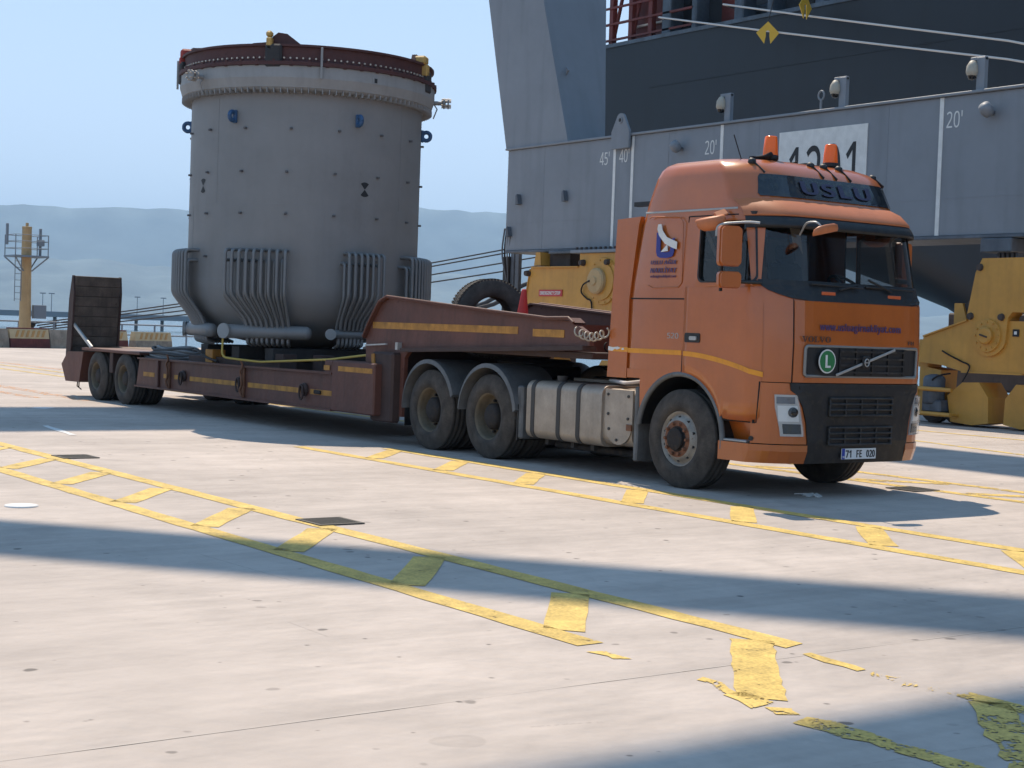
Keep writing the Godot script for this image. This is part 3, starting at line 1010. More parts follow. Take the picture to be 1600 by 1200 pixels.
	for q in [[-23.7, 5.3], [-21.55, 5.3], [-24.12, 4.4]]:
		s = S()
		prism(s, [Vector2(-0.04, -0.16), Vector2(0.1, -0.14), Vector2(0.06, 0.02), Vector2(0.02, 0.14), Vector2(-0.04, 0.1)], 0, 0.14, Transform3D(Basis(), Vector3(q[0], q[1], zf)))
		put("cleat", s, M.crane_grey_dark, o)
	s = S()
	var ring := []
	for k in 19: ring.append(Vector3(-12.38 + 0.085 * cos(TAU * k / 18), 7.12 + 0.1 * sin(TAU * k / 18), zf - 0.1))
	tube(s, ring, 0.022, 6)
	cyl(s, Vector3(-12.38, 6.78, zf - 0.1), Vector3(-12.38, 7.02, zf - 0.1), 0.03, -1, 6)
	put("eye_bolt", s, M.crane_grey, o)
	# bolted flange under the sill beam, left
	s = S()
	bb(s, -20.75, -18.2, 3.7, 3.785, zf - 0.9, zf + 0.42, 0.01)
	put("support_flange", s, M.crane_grey, o)
	for k in 12:
		s = S()
		cyl(s, Vector3(-20.6 + k * 0.2, 3.785, zf + 0.3), Vector3(-20.6 + k * 0.2, 3.86, zf + 0.3), 0.035, -1, 6)
		put("flange_bolt", s, M.crane_dark, o)
	s = S()
	bb(s, -22.0, -20.5, 3.72, 3.788, zf - 0.9, zf + 0.2, 0.01)
	put("support_plate", s, M.crane_grey_dark, o)
	# left equaliser
	var z1 := -13.25
	var z0 := -13.9
	var e := node("equalizer_beam", o)
	s = S()
	prism(s, [Vector2(-22.9, 1.55), Vector2(-22.78, 2.75), Vector2(-22.57, 3.36), Vector2(-20.4, 3.35), Vector2(-20.4, 3.69), Vector2(-17.9, 3.69), Vector2(-17.7, 2.4), Vector2(-16.6, 2.0), Vector2(-16.4, 1.4), Vector2(-21.3, 1.2), Vector2(-22.3, 1.3)], z0, z1)
	put("side_plate", s, M.crane_yellow, e)
	s = S()
	for q in [[0.62, 0.05], [0.5, 0.09]]:
		cyl(s, Vector3(-19.35, 2.95, z1), Vector3(-19.35, 2.95, z1 + q[1]), q[0], q[0] * 0.97, 32)
	put("pivot_plate", s, M.crane_yellow, e)
	s = S()
	lathe(s, [Vector2(0.34, 0), Vector2(0.34, 0.12), Vector2(0.3, 0.16), Vector2(0.12, 0.17), Vector2(0.1, 0.21), Vector2(0, 0.21)], Vector3(-19.5, 2.95, z1 + 0.05), Basis(Vector3.RIGHT, PI / 2), 28, false, true)
	put("pivot_pin", s, M.tower_yellow, e)
	bolt_circle(e, Vector3(-19.35, 2.95, z1 + 0.05), 0.56, 14)
	s = S()
	bar(s, Vector3(-22.5, 3.35, z1 - 0.2), Vector3(-20.42, 3.34, z1 - 0.2), 0.03, 0.52)
	bar(s, Vector3(-22.88, 2.0, z1 - 0.25), Vector3(-22.6, 3.3, z1 - 0.25), 0.03, 0.56)
	put("edge_flange", s, M.crane_yellow, e)
	for q in [Vector2(-20.22, 3.44), Vector2(-19.15, 3.44), Vector2(-22.66, 3.18)]:
		s = S()
		cyl(s, Vector3(q.x, q.y, z1), Vector3(q.x, q.y, z1 + 0.14), 0.09, 0.07, 14)
		put("boss", s, M.crane_dark, e)
	s = S()
	tube(s, curve([Vector3(-19.65, 2.95, z1 + 0.25), Vector3(-20.1, 2.85, z1 + 0.1), Vector3(-20.22, 2.66, z1 + 0.05), Vector3(-20.0, 2.5, z1 + 0.04), Vector3(-19.78, 2.35, z1 + 0.04), Vector3(-19.77, 1.5, z1 + 0.04)]), 0.022, 6)
	put("cable", s, M.seam, e)
	s = S()
	bb(s, -22.14, -21.1, 2.55, 2.73, z1, z1 + 0.03)
	put("sign_plate", s, M.sign_red, e)
	words("lettering", "EMERGENCY STOP", 0.92, 0.1, Vector3(-21.62, 2.64, z1 + 0.034), Basis(), M.white_paint, e, true)
	s = S()
	prism(s, [Vector2(-22.52, 3.4), Vector2(-22.2, 3.4), Vector2(-22.24, 3.76), Vector2(-22.44, 3.76)], z0, z1 - 0.05)
	put("wedge", s, M.crane_yellow, o)
	s = S()
	bb(s, -22.2, -21.28, 3.36, 3.75, z0 - 0.4, z0 + 0.3, 0.02)
	put("buffer_box", s, M.crane_dark, o)
	s = S()
	bb(s, -22.9, -22.55, 3.1, 3.78, z0 - 0.3, z0 + 0.2, 0.02)
	put("bumper_post", s, M.crane_grey_dark, o)
	wheel_bogie(o, -22.4, 1)
	wheel_bogie(o, -18.4, -1)
	# right equaliser
	e = node("equalizer_beam", o)
	s = S()
	prism(s, [Vector2(-7.38, 3.36), Vector2(-7.53, 3.08), Vector2(-7.69, 2.26), Vector2(-7.64, 2.12), Vector2(-7.5, 2.0)] + arc2(Vector2(-7.15, 1.85), 0.42, 190, 340, 10) + [Vector2(-6.73, 2.05), Vector2(-6.71, 2.2), Vector2(-6.62, 2.3), Vector2(-5.3, 2.3), Vector2(-5.1, 3.37)], z0 + 0.35, z1 + 0.06)
	put("hanger_plate", s, M.crane_yellow, e)
	s = S()
	prism(s, [Vector2(-8.81, 1.77), Vector2(-7.65, 2.14), Vector2(-5.7, 2.12), Vector2(-4.5, 1.8), Vector2(-4.4, 1.3), Vector2(-6.37, 1.11), Vector2(-7.8, 1.1), Vector2(-8.32, 1.21), Vector2(-8.95, 1.25)], z0, z1)
	put("side_plate", s, M.crane_yellow, e)
	s = S()
	cyl(s, Vector3(-7.17, 1.83, z1 + 0.06), Vector3(-7.17, 1.83, z1 + 0.1), 0.33, 0.32, 30)
	put("pivot_plate", s, M.crane_yellow, e)
	s = S()
	lathe(s, [Vector2(0.17, 0), Vector2(0.17, 0.07), Vector2(0.14, 0.1), Vector2(0, 0.1)], Vector3(-7.17, 1.83, z1 + 0.1), Basis(Vector3.RIGHT, PI / 2), 24, false, true)
	put("pivot_pin", s, M.crane_yellow, e)
	s = S()
	bar(s, Vector3(-7.26, 1.85, z1 + 0.205), Vector3(-7.08, 1.8, z1 + 0.205), 0.03, 0.02)
	put("pin_key", s, M.crane_dark, e)
	bolt_circle(e, Vector3(-7.17, 1.83, z1 + 0.1), 0.27, 12)
	s = S()
	bar(s, Vector3(-8.8, 1.785, z1 - 0.25), Vector3(-7.72, 2.13, z1 - 0.25), 0.03, 0.58)
	bar(s, Vector3(-7.8, 1.09, z1 - 0.25), Vector3(-6.37, 1.1, z1 - 0.25), 0.03, 0.58)
	put("edge_flange", s, M.crane_yellow, e)
	s = S()
	tube(s, curve([Vector3(-8.3, 1.5, z1 + 0.02), Vector3(-8.1, 1.42, z1 + 0.05), Vector3(-7.8, 1.3, z1 + 0.03), Vector3(-7.6, 1.2, z1 + 0.03), Vector3(-7.62, 0.9, z1 + 0.2)]), 0.016, 6)
	tube(s, curve([Vector3(-8.0, 1.05, z1 + 0.1), Vector3(-8.15, 1.0, z1 + 0.25), Vector3(-8.3, 0.9, z1 + 0.28), Vector3(-8.38, 0.75, z1 + 0.1)]), 0.02, 6)
	put("cable", s, M.seam, e)
	for q in [Vector2(-7.6, 2.21), Vector2(-6.86, 2.2), Vector2(-7.42, 3.18)]:
		s = S()
		cyl(s, Vector3(q.x, q.y, z1 + 0.06), Vector3(q.x, q.y, z1 + 0.12), 0.075, 0.06, 14)
		put("boss", s, M.crane_dark, e)
	s = S()
	bb(s, -6.62, -6.48, 1.83, 1.97, z1, z1 + 0.02)
	put("gauge", s, M.black_paint, e)
	s = S()
	bb(s, -6.58, -6.52, 1.87, 1.93, z1 + 0.02, z1 + 0.026)
	put("gauge_face", s, M.white_paint, e)
	s = S()
	prism(s, [Vector2(-8.34, 1.9), Vector2(-7.98, 2.02), Vector2(-8.14, 2.48), Vector2(-8.34, 2.48)], z0, z0 + 0.3)
	put("wedge", s, M.crane_yellow, o)
	s = S()
	bar(s, Vector3(-8.16, 2.1, z0 + 0.1), Vector3(-7.6, 2.5, z0 + 0.1), 0.55, 0.3)
	put("buffer_box", s, M.crane_dark, o)
	s = S()
	bb(s, -7.7, -6.95, 3.5, 3.78, zf - 0.8, zf + 0.1, 0.02)
	put("bearing_block", s, M.crane_grey_dark, o)
	s = S()
	for k in 5: bb(s, -7.5 + k * 0.11, -7.44 + k * 0.11, 3.3, 3.5, zf - 0.5, zf - 0.2)
	put("shim", s, M.crane_grey_dark, o)
	s = S()
	bb(s, -9.0, -8.75, 1.15, 1.72, z0 + 0.1, z1 - 0.1, 0.01)
	put("end_lug", s, M.crane_yellow, o)
	wheel_bogie(o, -8.2, 1)
	wheel_bogie(o, -5.6, -1)
	# waterside legs and bogies
	for x in [-17.5, 16.0]:
		s = S()
		bb(s, x - 1.6, x + 1.6, 0.25, 2.6, -27.6, -26.7, 0.05)
		put("waterside_bogie", s, M.crane_dark, o)
		if x < 0: continue
		s = S()
		bar(s, Vector3(x, 2.4, -27.2), Vector3(x + 3.0, 43, -27.2), 1.6, 1.4, 0.03)
		put("waterside_leg", s, M.crane_grey, o)
	# electrical gear at the left end of the sill
	var g := node("cable_ladder", self, Vector3(-24.75, 0, -14.4))
	tag(g, "dark steel posts with a junction box and hanging cables below the crane leg", "cable post")
	s = S()
	bb(s, -0.12, 0.06, 0, 4.6, -0.06, 0.06, 0.01)
	put("post", s, M.crane_grey_dark, g)
	s = S()
	bb(s, -0.36, -0.2, 0, 3.9, -0.05, 0.05, 0.01)
	put("post", s, M.crane_grey_dark, g)
	s = S()
	bb(s, -0.62, -0.36, 2.0, 3.75, -0.15, 0.15, 0.02)
	put("junction_box", s, M.black_plastic, g)
	for k in 4:
		s = S()
		tube(s, curve([Vector3(0.35 + 0.1 * k, 4.5, 0.8), Vector3(0.2 + 0.12 * k, 3.7, 0.75), Vector3(0.28 - 0.02 * k, 2.6, 0.5), Vector3(0.1 * k, 1.6, 0.3)]), 0.028 if k < 2 else 0.02, 6)
		put("cable", s, M.seam if k % 2 else M.crane_grey_dark, g)
	s = S()
	bb(s, -24.4, -23.4, 0.0, 2.55, -15.6, -14.9, 0.02)
	tag(put("switch_cabinet", s, M.crane_dark), "dark brown switch cabinet standing left of the yellow crane bogie", "cabinet")

func bolt_circle(o: Node3D, c: Vector3, r: float, n: int) -> void:
	for k in n:
		var s := S()
		var p := c + Vector3(cos(TAU * k / n), sin(TAU * k / n), 0) * r
		cyl(s, p, p + Vector3(0, 0, 0.022), 0.02, -1, 6)
		put("bolt", s, M.crane_yellow, o)

func wheel_bogie(o: Node3D, x: float, side: int) -> void:
	var g := node("wheel_bogie", o, Vector3(x, 0, -13.55))
	var s := S()
	prism(s, [Vector2(0.46 * side, 0.88), Vector2(0.86 * side, 0.9), Vector2(1.1 * side, 0.6), Vector2(1.12 * side, 0.1), Vector2(0.72 * side, 0.04), Vector2(0.2 * side, 0.08), Vector2(0.1 * side, 0.6)], -0.35, 0.35)
	put("frame", s, M.crane_yellow, g)
	s = S()
	prism(s, [Vector2(-0.75 * side, 1.18), Vector2(-0.2 * side, 1.1), Vector2(-0.25 * side, 0.2), Vector2(-0.75 * side, 0.2)], -0.32, 0.2)
	put("frame", s, M.crane_yellow, g)
	for dx in [-0.58, 0.0]:
		s = S()
		lathe(s, [Vector2(0.0, -0.1), Vector2(0.3, -0.1), Vector2(0.36, -0.07), Vector2(0.36, 0.07), Vector2(0.3, 0.1), Vector2(0, 0.1)], Vector3(dx * side, 0.36, -0.15), Basis(Vector3.RIGHT, PI / 2), 24, false, true)
		put("wheel", s, M.crane_dark, g)
	s = S()
	lathe(s, [Vector2(0, 0), Vector2(0.2, 0), Vector2(0.22, 0.05), Vector2(0.22, 0.5), Vector2(0.19, 0.56), Vector2(0.06, 0.6), Vector2(0, 0.6)], Vector3(-0.2 * side, 0.42, 0.4), Basis(), 18)
	bb(s, -0.2 * side - 0.18, -0.2 * side + 0.3, 0.25, 0.5, 0.22, 0.56, 0.03)
	put("motor", s, M.motor_grey, g)
	s = S()
	for y in [0.72, 0.22]:
		tube(s, [Vector3(-0.95 * side, y, 0.62), Vector3(0.42 * side, y, 0.62)], 0.045, 8)
	tube(s, [Vector3(-0.45 * side, 0.22, 0.62), Vector3(-0.45 * side, 0.72, 0.62)], 0.045, 8)
	tube(s, [Vector3(0.36 * side, 0.22, 0.62), Vector3(0.36 * side, 0.22, 0.3)], 0.04, 8)
	put("guard_rail", s, M.crane_yellow, g)

# ---------------------------------------------------------------- tractor unit
# cab levels: height, front x at the centre line, half width, rear x
const LV := [[1.2, 1.42, 1.24, -0.90], [1.6, 1.425, 1.24, -0.90], [2.03, 1.405, 1.24, -0.89], [2.2, 1.33, 1.237, -0.87], [2.84, 1.19, 1.215, -0.77], [2.9, 1.17, 1.21, -0.75], [2.97, 1.13, 1.205, -0.73], [3.08, 0.975, 1.195, -0.70], [3.2, 0.92, 1.18, -0.66], [3.34, 0.85, 1.17, -0.60], [3.42, 0.79, 1.14, -0.57], [3.475, 0.71, 1.09, -0.54], [3.515, 0.6, 1.0, -0.5], [3.54, 0.44, 0.84, -0.43], [3.552, 0.2, 0.5, -0.25]]
const FR := [0.985, 0.96, 0.93, 0.89, 0.84, 0.77, 0.68, 0.55, 0.4, 0.2, 0.0]

func lv(y: float) -> Array:
	if y <= LV[0][0]: return [1.42 - maxf(0.0, 0.5 - y) * 0.35, 1.24, -0.9]
	for i in LV.size() - 1:
		if y <= LV[i + 1][0]:
			var t: float = (y - LV[i][0]) / (LV[i + 1][0] - LV[i][0])
			return [lerpf(LV[i][1], LV[i + 1][1], t), lerpf(LV[i][2], LV[i + 1][2], t), lerpf(LV[i][3], LV[i + 1][3], t)]
	return [LV[-1][1], LV[-1][2], LV[-1][3]]

func cab_x(y: float, z: float) -> float:
	var l := lv(y)
	return l[0] - 0.36 * pow(minf(absf(z) / l[1], 1.0), 6.0)

# point on the cab skin: kind 0 = side at x, kind 1 = front at fraction of half width (sign = side)
func skin(y: float, k: int, v: float, off := 0.0, side := 1.0) -> Vector3:
	var l := lv(y)
	if k == 0:
		return Vector3(v, y, (l[1] + off) * side)
	var z: float = absf(v) * l[1]
	var g: float = 0.36 * 6.0 * pow(absf(v), 5.0) / l[1]
	var n := Vector2(1, g).normalized()
	return Vector3(cab_x(y, z) + n.x * off, y, (z + n.y * off) * side * (1.0 if v >= 0 else -1.0))

func cab_ring(i: int) -> Array:
	var y: float = LV[i][0]; var xf: float = LV[i][1]; var w: float = LV[i][2]; var xr: float = LV[i][3]
	var xs := xf - 0.36
	var half := [Vector3(xr, y, 0), Vector3(xr, y, 0.6 * w), Vector3(xr, y, 0.93 * w), Vector3(xr + 0.02, y, 0.985 * w), Vector3(xr + 0.08, y, w)]
	var xa := xr + 0.08
	for t in [-0.3, 0.02, 0.19, 0.45, 0.7]:
		var u: float = t if y < 3.0 else lerpf(xa, xs, (t + 0.65) / 1.42)
		half.append(Vector3(u, y, w))
	half.append(Vector3(xs, y, w))
	for f in FR: half.append(Vector3(xf - 0.36 * pow(f, 6.0), y, f * w))
	var out := half.duplicate()
	for k in range(half.size() - 2, -1, -1):
		var p: Vector3 = half[k]
		out.append(Vector3(p.x, p.y, -p.z))
	return out

func arch_y(x: float) -> float:
	if x > 0.645: return 0.785
	if x < -0.645: return 1.15
	return 0.55 + sqrt(maxf(0.0, 0.665 * 0.665 - x * x))

# a panel that hugs the cab: rows of [y, list of [kind, v]], standing proud by off with its rim folded in
func hug(s: SurfaceTool, rows: Array, off: float, side := 1.0, flip := false) -> void:
	var grid := []
	var n: int = rows.size()
	for ri in range(-1, n + 1):
		var r: Array = rows[clampi(ri, 0, n - 1)]
		var o := off if ri >= 0 and ri < n else -0.004
		var line := []
		var m: int = r[1].size()
		for ci in range(-1, m + 1):
			var c: Array = r[1][clampi(ci, 0, m - 1)]
			var oo := o if ci >= 0 and ci < m else -0.004
			line.append(skin(r[0], c[0], c[1], oo, side))
		grid.append(line)
	sheet(s, grid, flip, -1)

func span(a: float, b: float, n: int) -> Array:      # front columns from fraction a to b
	var out := []
	for i in n + 1: out.append([1, lerpf(a, b, float(i) / n)])
	return out

func front_box(s: SurfaceTool, z: float, y: float, w: float, h: float, d: float, off := 0.0, roll := 0.0, ch := 0.0) -> void:
	box(s, Vector3(cab_x(y, z) + off + d / 2, y, z), Vector3(d, h, w), ch, Basis(Vector3.RIGHT, roll))

func wheel(parent: Node3D, at: Vector3, kind: String, r := 0.53, w := 0.31, out := 1.0) -> void:
	var g := node("wheel", parent, at)
	var b := Basis(Vector3.RIGHT, PI / 2)             # lathe axis -> +z
	if out < 0: b = Basis(Vector3.RIGHT, -PI / 2)
	var k := r / 0.53
	var s := S()
	var pr := [Vector2(0.29, 0.02), Vector2(0.30, -0.015), Vector2(0.36, -0.03), Vector2(0.43, -0.022), Vector2(0.475, 0.0), Vector2(0.505, 0.006), Vector2(0.524, 0.028)]
	var prof := []
	for p in pr: prof.append(Vector2(p.x * k, -p.y))
	# outer face is at height 0, tyre runs to -w
	var body := []
	for p in prof: body.append(Vector2(p.x, p.y))
	var tread := []
	for q in [[0.028, 0.53], [0.075, 0.532], [0.08, 0.519], [0.09, 0.519], [0.095, 0.533], [0.145, 0.534], [0.15, 0.52], [0.162, 0.52], [0.167, 0.534], [0.217, 0.533], [0.222, 0.519], [0.232, 0.519], [0.237, 0.532], [0.283, 0.53]]:
		tread.append(Vector2(q[1] * k, -q[0] * w / 0.31))
	var full := body + tread
	for i in range(body.size() - 1, -1, -1): full.append(Vector2(body[i].x, -w - body[i].y))
	full.reverse()
	lathe(s, full, Vector3.ZERO, b, 56)
	put("tyre", s, M.tyre, g)
	if kind == "front":
		s = S()
		lathe(s, [Vector2(0.29 * k, -w + 0.03), Vector2(0.285 * k, -0.06), Vector2(0.30 * k, -0.015), Vector2(0.30 * k, 0.0), Vector2(0.285 * k, 0.0), Vector2(0.272 * k, -0.03), Vector2(0.262 * k, -0.035), Vector2(0.235 * k, 0.006), Vector2(0.2 * k, 0.03), Vector2(0.12 * k, 0.032)], Vector3.ZERO, b, 40)
		put("rim", s, M.rim, g)
		s = S()
		lathe(s, [Vector2(0.15 * k, 0.033), Vector2(0.12 * k, 0.036), Vector2(0.118 * k, 0.075), Vector2(0.09 * k, 0.082), Vector2(0, 0.082)], Vector3.ZERO, b, 28, false, true)
		put("hub", s, M.chassis, g)
		s = S()
		lathe(s, [Vector2(0.198 * k, 0.0315), Vector2(0.13 * k, 0.0345)], Vector3.ZERO, b, 36)
		put("nut_ring", s, M.hub_rust, g)
		for i in 10:
			var a := TAU * i / 10
			var d := b * Vector3(cos(a), 0, sin(a))
			var nz := b * Vector3(0, 1, 0)
			s = S()
			cyl(s, d * 0.167 * k + nz * 0.033, d * 0.167 * k + nz * 0.07, 0.021, 0.017, 6)
			put("nut", s, M.hub_rust, g)
			d = b * Vector3(cos(a + 0.31), 0, sin(a + 0.31))
			s = S()
			cyl(s, d * 0.232 * k + nz * -0.01, d * 0.23 * k + nz * 0.0105, 0.016, 0.016, 10)
			put("rim_hole", s, M.black_paint, g)
	else:
		s = S()
		lathe(s, [Vector2(0.305 * k, -0.02), Vector2(0.305 * k, 0.0), Vector2(0.29 * k, 0.002), Vector2(0.275 * k, -0.03), Vector2(0.262 * k, -0.12), Vector2(0.245 * k, -0.15), Vector2(0.2 * k, -0.165), Vector2(0.0, -0.165)], Vector3.ZERO, b, 40)
		put("rim", s, M.rim_rear, g)
		s = S()
		lathe(s, [Vector2(0.17 * k, -0.165), Vector2(0.165 * k, -0.06), Vector2(0.13 * k, -0.03), Vector2(0.09 * k, -0.022), Vector2(0.0, -0.02)], Vector3.ZERO, b, 28)
		put("hub", s, M.chassis, g)
		for i in 10:
			var a := TAU * i / 10
			var d := b * Vector3(cos(a), 0, sin(a))
			var nz := b * Vector3(0, 1, 0)
			s = S()
			cyl(s, d * 0.205 * k - nz * 0.165, d * 0.205 * k - nz * 0.125, 0.02, 0.017, 6)
			put("nut", s, M.chassis, g)

func mirror_set(t: Node3D, sd: float) -> void:
	var g := node("side_mirror", t, Vector3.ZERO if sd > 0 else Vector3(-0.17, 0, 0.1))
	var s := S()
	tube(s, bent([Vector3(1.06, 2.8, 1.19 * sd), Vector3(0.98, 2.81, 1.25 * sd), Vector3(0.78, 2.79, 1.42 * sd), Vector3(0.72, 2.76, 1.46 * sd), Vector3(0.72, 2.66, 1.46 * sd)], 0.08), 0.014, 8)
	put("arm", s, M.silver, g)
	s = S()
	tube(s, bent([Vector3(1.12, 2.2, 1.19 * sd), Vector3(0.95, 2.2, 1.36 * sd), Vector3(0.86, 2.24, 1.44 * sd)], 0.05), 0.02, 8)
	tube(s, [Vector3(0.82, 2.1, 1.47 * sd), Vector3(0.82, 2.7, 1.47 * sd)], 0.018, 8)
	put("lower_arm", s, M.black_plastic, g)
	var turn := Basis(Vector3.UP, deg_to_rad(74.0) * sd)
	s = S()
	prism(s, rrect(-0.125, 0.125, -0.205, 0.205, 0.045), 0.0, 0.05, Transform3D(Basis(Vector3.UP, PI / 2 - 0.24 * sd), Vector3(0.88, 2.555, 1.45 * sd)))
	prism(s, rrect(-0.115, 0.115, -0.195, 0.195, 0.045), 0.05, 0.085, Transform3D(Basis(Vector3.UP, PI / 2 - 0.24 * sd), Vector3(0.88, 2.555, 1.45 * sd)))
	put("main_housing", s, M.orange, g)
	s = S()
	prism(s, rrect(-0.125, 0.125, -0.085, 0.085, 0.04), 0.0, 0.05, Transform3D(Basis(Vector3.UP, PI / 2 - 0.24 * sd), Vector3(0.89, 2.215, 1.45 * sd)))
	prism(s, rrect(-0.115, 0.115, -0.075, 0.075, 0.035), 0.05, 0.08, Transform3D(Basis(Vector3.UP, PI / 2 - 0.24 * sd), Vector3(0.89, 2.215, 1.45 * sd)))
	put("wide_angle_housing", s, M.orange, g)
	for q in [[2.555, 0.19, 0.11], [2.215, 0.07, 0.11]]:
		s = S()
		prism(s, rrect(-q[2], q[2], -q[1], q[1], 0.03), -0.012, -0.002, Transform3D(Basis(Vector3.UP, PI / 2 - 0.24 * sd), Vector3(0.88, q[0], 1.45 * sd)))
		put("mirror_glass", s, M.chrome, g)
	# kerb mirror above the window
	s = S()
	lathe(s, [Vector2(0.0, 0.1), Vector2(0.09, 0.088), Vector2(0.135, 0.055), Vector2(0.15, 0.015), Vector2(0.152, -0.03), Vector2(0.14, -0.045), Vector2(0.0, -0.045)].map(func(v): return Vector2(v.x, v.y)), Vector3(0.56, 2.82, 1.4 * sd), Basis(Vector3(1.25, 0.1, 0), Vector3(0.25, -0.95, -0.2 * sd), Vector3(0, 0.2 * sd, -0.75)), 24)
	put("kerb_housing", s, M.orange_faded, g)
	s = S()
	bar(s, Vector3(0.58, 2.88, 1.36 * sd), Vector3(0.62, 2.93, 1.24 * sd), 0.09, 0.025, 0.008)
	put("kerb_bracket", s, M.orange_faded, g)

func build_truck() -> void:
	var t := node("truck_tractor", self)
	tag(t, "orange long-haul truck tractor with high roof and two amber beacons, facing right", "truck")
	# ---- cab skin: lower body, pillars, roof
	var rings := []
	for i in LV.size(): rings.append(cab_ring(i))
	var n: int = rings[0].size()
	var s := S()
	s.set_smooth_group(0)
	for i in LV.size() - 1:
		for j in n:
			var j1 := (j + 1) % n
			var m := j if j < 21 else n - 1 - j            # mirrored quad index
			if i == 3:
				if m >= 7 and m <= 10: continue            # side window
				if m >= 13: continue                      # windscreen
			quad(s, rings[i][j], rings[i][j1], rings[i + 1][j1], rings[i + 1][j])
	face(s, rings[-1], Vector3(0, 0, 0))
	s.set_smooth_group(-1)
	for side in [1.0, -1.0]:                              # lower side skirt behind the door, down to the arch
		var top := []
		var low := []
		for x in [-0.88, -0.75, -0.66, -0.64, -0.58, -0.5, -0.4, -0.3, -0.2, -0.1, 0.0, 0.04]:
			top.append(skin(1.25, 0, x, 0.003, side)); low.append(skin(arch_y(x), 0, x, 0.003, side))
		sheet(s, [top, low], side < 0)
	put("cab_body", s, M.orange, t)
	# ---- doors
	for side in [1.0, -1.0]:
		var d := node("door", t)
		s = S()
		var cols := [[0, 0.03], [0, 0.1], [0, 0.2], [0, 0.3], [0, 0.4], [0, 0.48], [0, 0.55], [0, 0.6], [0, 0.63], [0, 0.66], [0, 0.69], [0, 0.78], [0, 0.88], [0, 0.97], [1, 0.999], [1, 0.99], [1, 0.98], [1, 0.965], [1, 0.95]]
		var rows := []
		for ri in 8:
			var line := []
			for c in cols:
				var x: float = c[1] if c[0] == 0 else cab_x(1.3, c[1] * 1.24)
				var yb := arch_y(x) if x < 0.645 else lerpf(0.885, 0.79, clampf((x - 0.645) / 0.05, 0, 1))
				if c[0] == 1: yb = lerpf(0.79, 0.85, clampf((0.965 - c[1]) / 0.015, 0, 1))
				line.append(skin(lerpf(yb, 2.15, ri / 7.0), c[0], c[1], 0.007, side))
			rows.append(line)
		sheet(s, rows, side < 0)
		# folded rim
		var rim := [[], []]
		for li in rows[0]: rim[0].append(li)
		for li in rows[0]: rim[1].append(li + Vector3(0, 0, -0.03 * side))
		sheet(s, [rim[1], rim[0]], side < 0)
		var ra := []
		var rb := []
		for r in rows: ra.append(r[0] + Vector3(0, 0, -0.012 * side)); rb.append(r[0])
		sheet(s, [ra, rb], side > 0)
		put("panel", s, M.orange, d)
		# window frame with rounded corners: ring between an outer and an inner outline
		s = S()
		var inner := []
		var outer := []
		for p in rrect(0.235, 1.045, 2.215, 2.805, 0.07, 5):
			var xi: float = p.x - (p.y - 2.2) * 0.16 * clampf((p.x - 0.3) / 0.6, 0, 1)
			var k := 0 if xi < lv(p.y)[0] - 0.36 else 1
			inner.append([p.y, k, xi])
		for q in inner:
			var cx := 0.64; var cy := 2.515
			var ox: float = clampf(cx + (q[2] - cx) * 1.22, 0.165, 1.08)
			var oy: float = clampf(cy + (q[0] - cy) * 1.22, 2.14, 2.87)
			outer.append([oy, 0, ox])
		var a := []
		var b := []
		var c2 := []
		for i in inner.size() + 1:
			var q: Array = inner[i % inner.size()]
			var r: Array = outer[i % inner.size()]
			a.append(side_at(r[0], r[2], 0.008, side)); b.append(side_at(q[0], q[2], 0.011, side)); c2.append(side_at(q[0], q[2], -0.045, side))
		sheet(s, [a, b], side < 0, -1)
		put("window_frame", s, M.orange, d)
		s = S()
		sheet(s, [b, c2], side < 0, -1)
		var b2 := []
		var a2 := []
		for i in inner.size() + 1:
			var q: Array = inner[i % inner.size()]
			var qx: float = 0.64 + (q[2] - 0.64) * 1.05
			var qy: float = 2.515 + (q[0] - 2.515) * 1.06
			a2.append(side_at(qy, qx, 0.0125, side)); b2.append(side_at(q[0], q[2], 0.0135, side))
		sheet(s, [a2, b2], side < 0, -1)
		put("window_seal", s, M.black_plastic, d)
		s = S()
		var gl := []
		for yy in [2.2, 2.42, 2.64, 2.84]:
			var line := []
			for xx in [0.2, 0.4, 0.6, 0.8, 0.95, 1.0, 1.06]: line.append(side_at(yy, xx, -0.02, side))
			gl.append(line)
		sheet(s, gl, side < 0)
		put("window_glass", s, M.glass, d)
		s = S()
		prism(s, rrect(0.06, 0.3, 1.565, 1.665, 0.02), 1.247 * side - 0.003, 1.247 * side + 0.008)
		put("handle_recess", s, M.black_plastic, d)
		s = S()
		prism(s, rrect(0.15, 0.26, 1.59, 1.632, 0.015), 1.252 * side - 0.006, 1.252 * side + 0.02)
		put("handle", s, M.silver, d)
		# stripe that dips along the door
		s = S()
		var st := [[], []]
		for i in 20:
			var u := i / 19.0
			var x := lerpf(0.045, 1.17, u)
			var yy := 1.445 - 0.175 * pow(u, 1.7)
			var lift := 0.0095 + 0.009 * clampf((x - 0.95) / 0.1, 0, 1)
			st[0].append(side_at(yy - 0.026, x, lift, side)); st[1].append(side_at(yy + 0.026, x, lift, side))
		sheet(s, st, side < 0, -1)
		put("stripe", s, M.stripe_amber, d)
		# seams on the cab wall
		s = S()
		for q in [[0.018, 1.2, 0.018, 2.9], [-0.86, 2.025, 0.018, 2.025]]:
			var h0: Vector3 = skin(q[1], 0, q[0], 0.001, side)
			var h1: Vector3 = skin(q[3], 0, q[2], 0.001, side)
			bar(s, h0, h1, 0.014, 0.006)
		bar(s, skin(2.9, 0, 0.02, 0.001, side), skin(2.9, 0, 0.77, 0.001, side), 0.012, 0.006)
		put("seam", s, M.seam, t)
		s = S()
		bar(s, skin(1.45, 0, -0.88, 0.003, side), skin(1.45, 0, 0.005, 0.003, side), 0.052, 0.004)
		put("stripe", s, M.stripe_amber, t)
		# fairing behind the cab
		s = S()
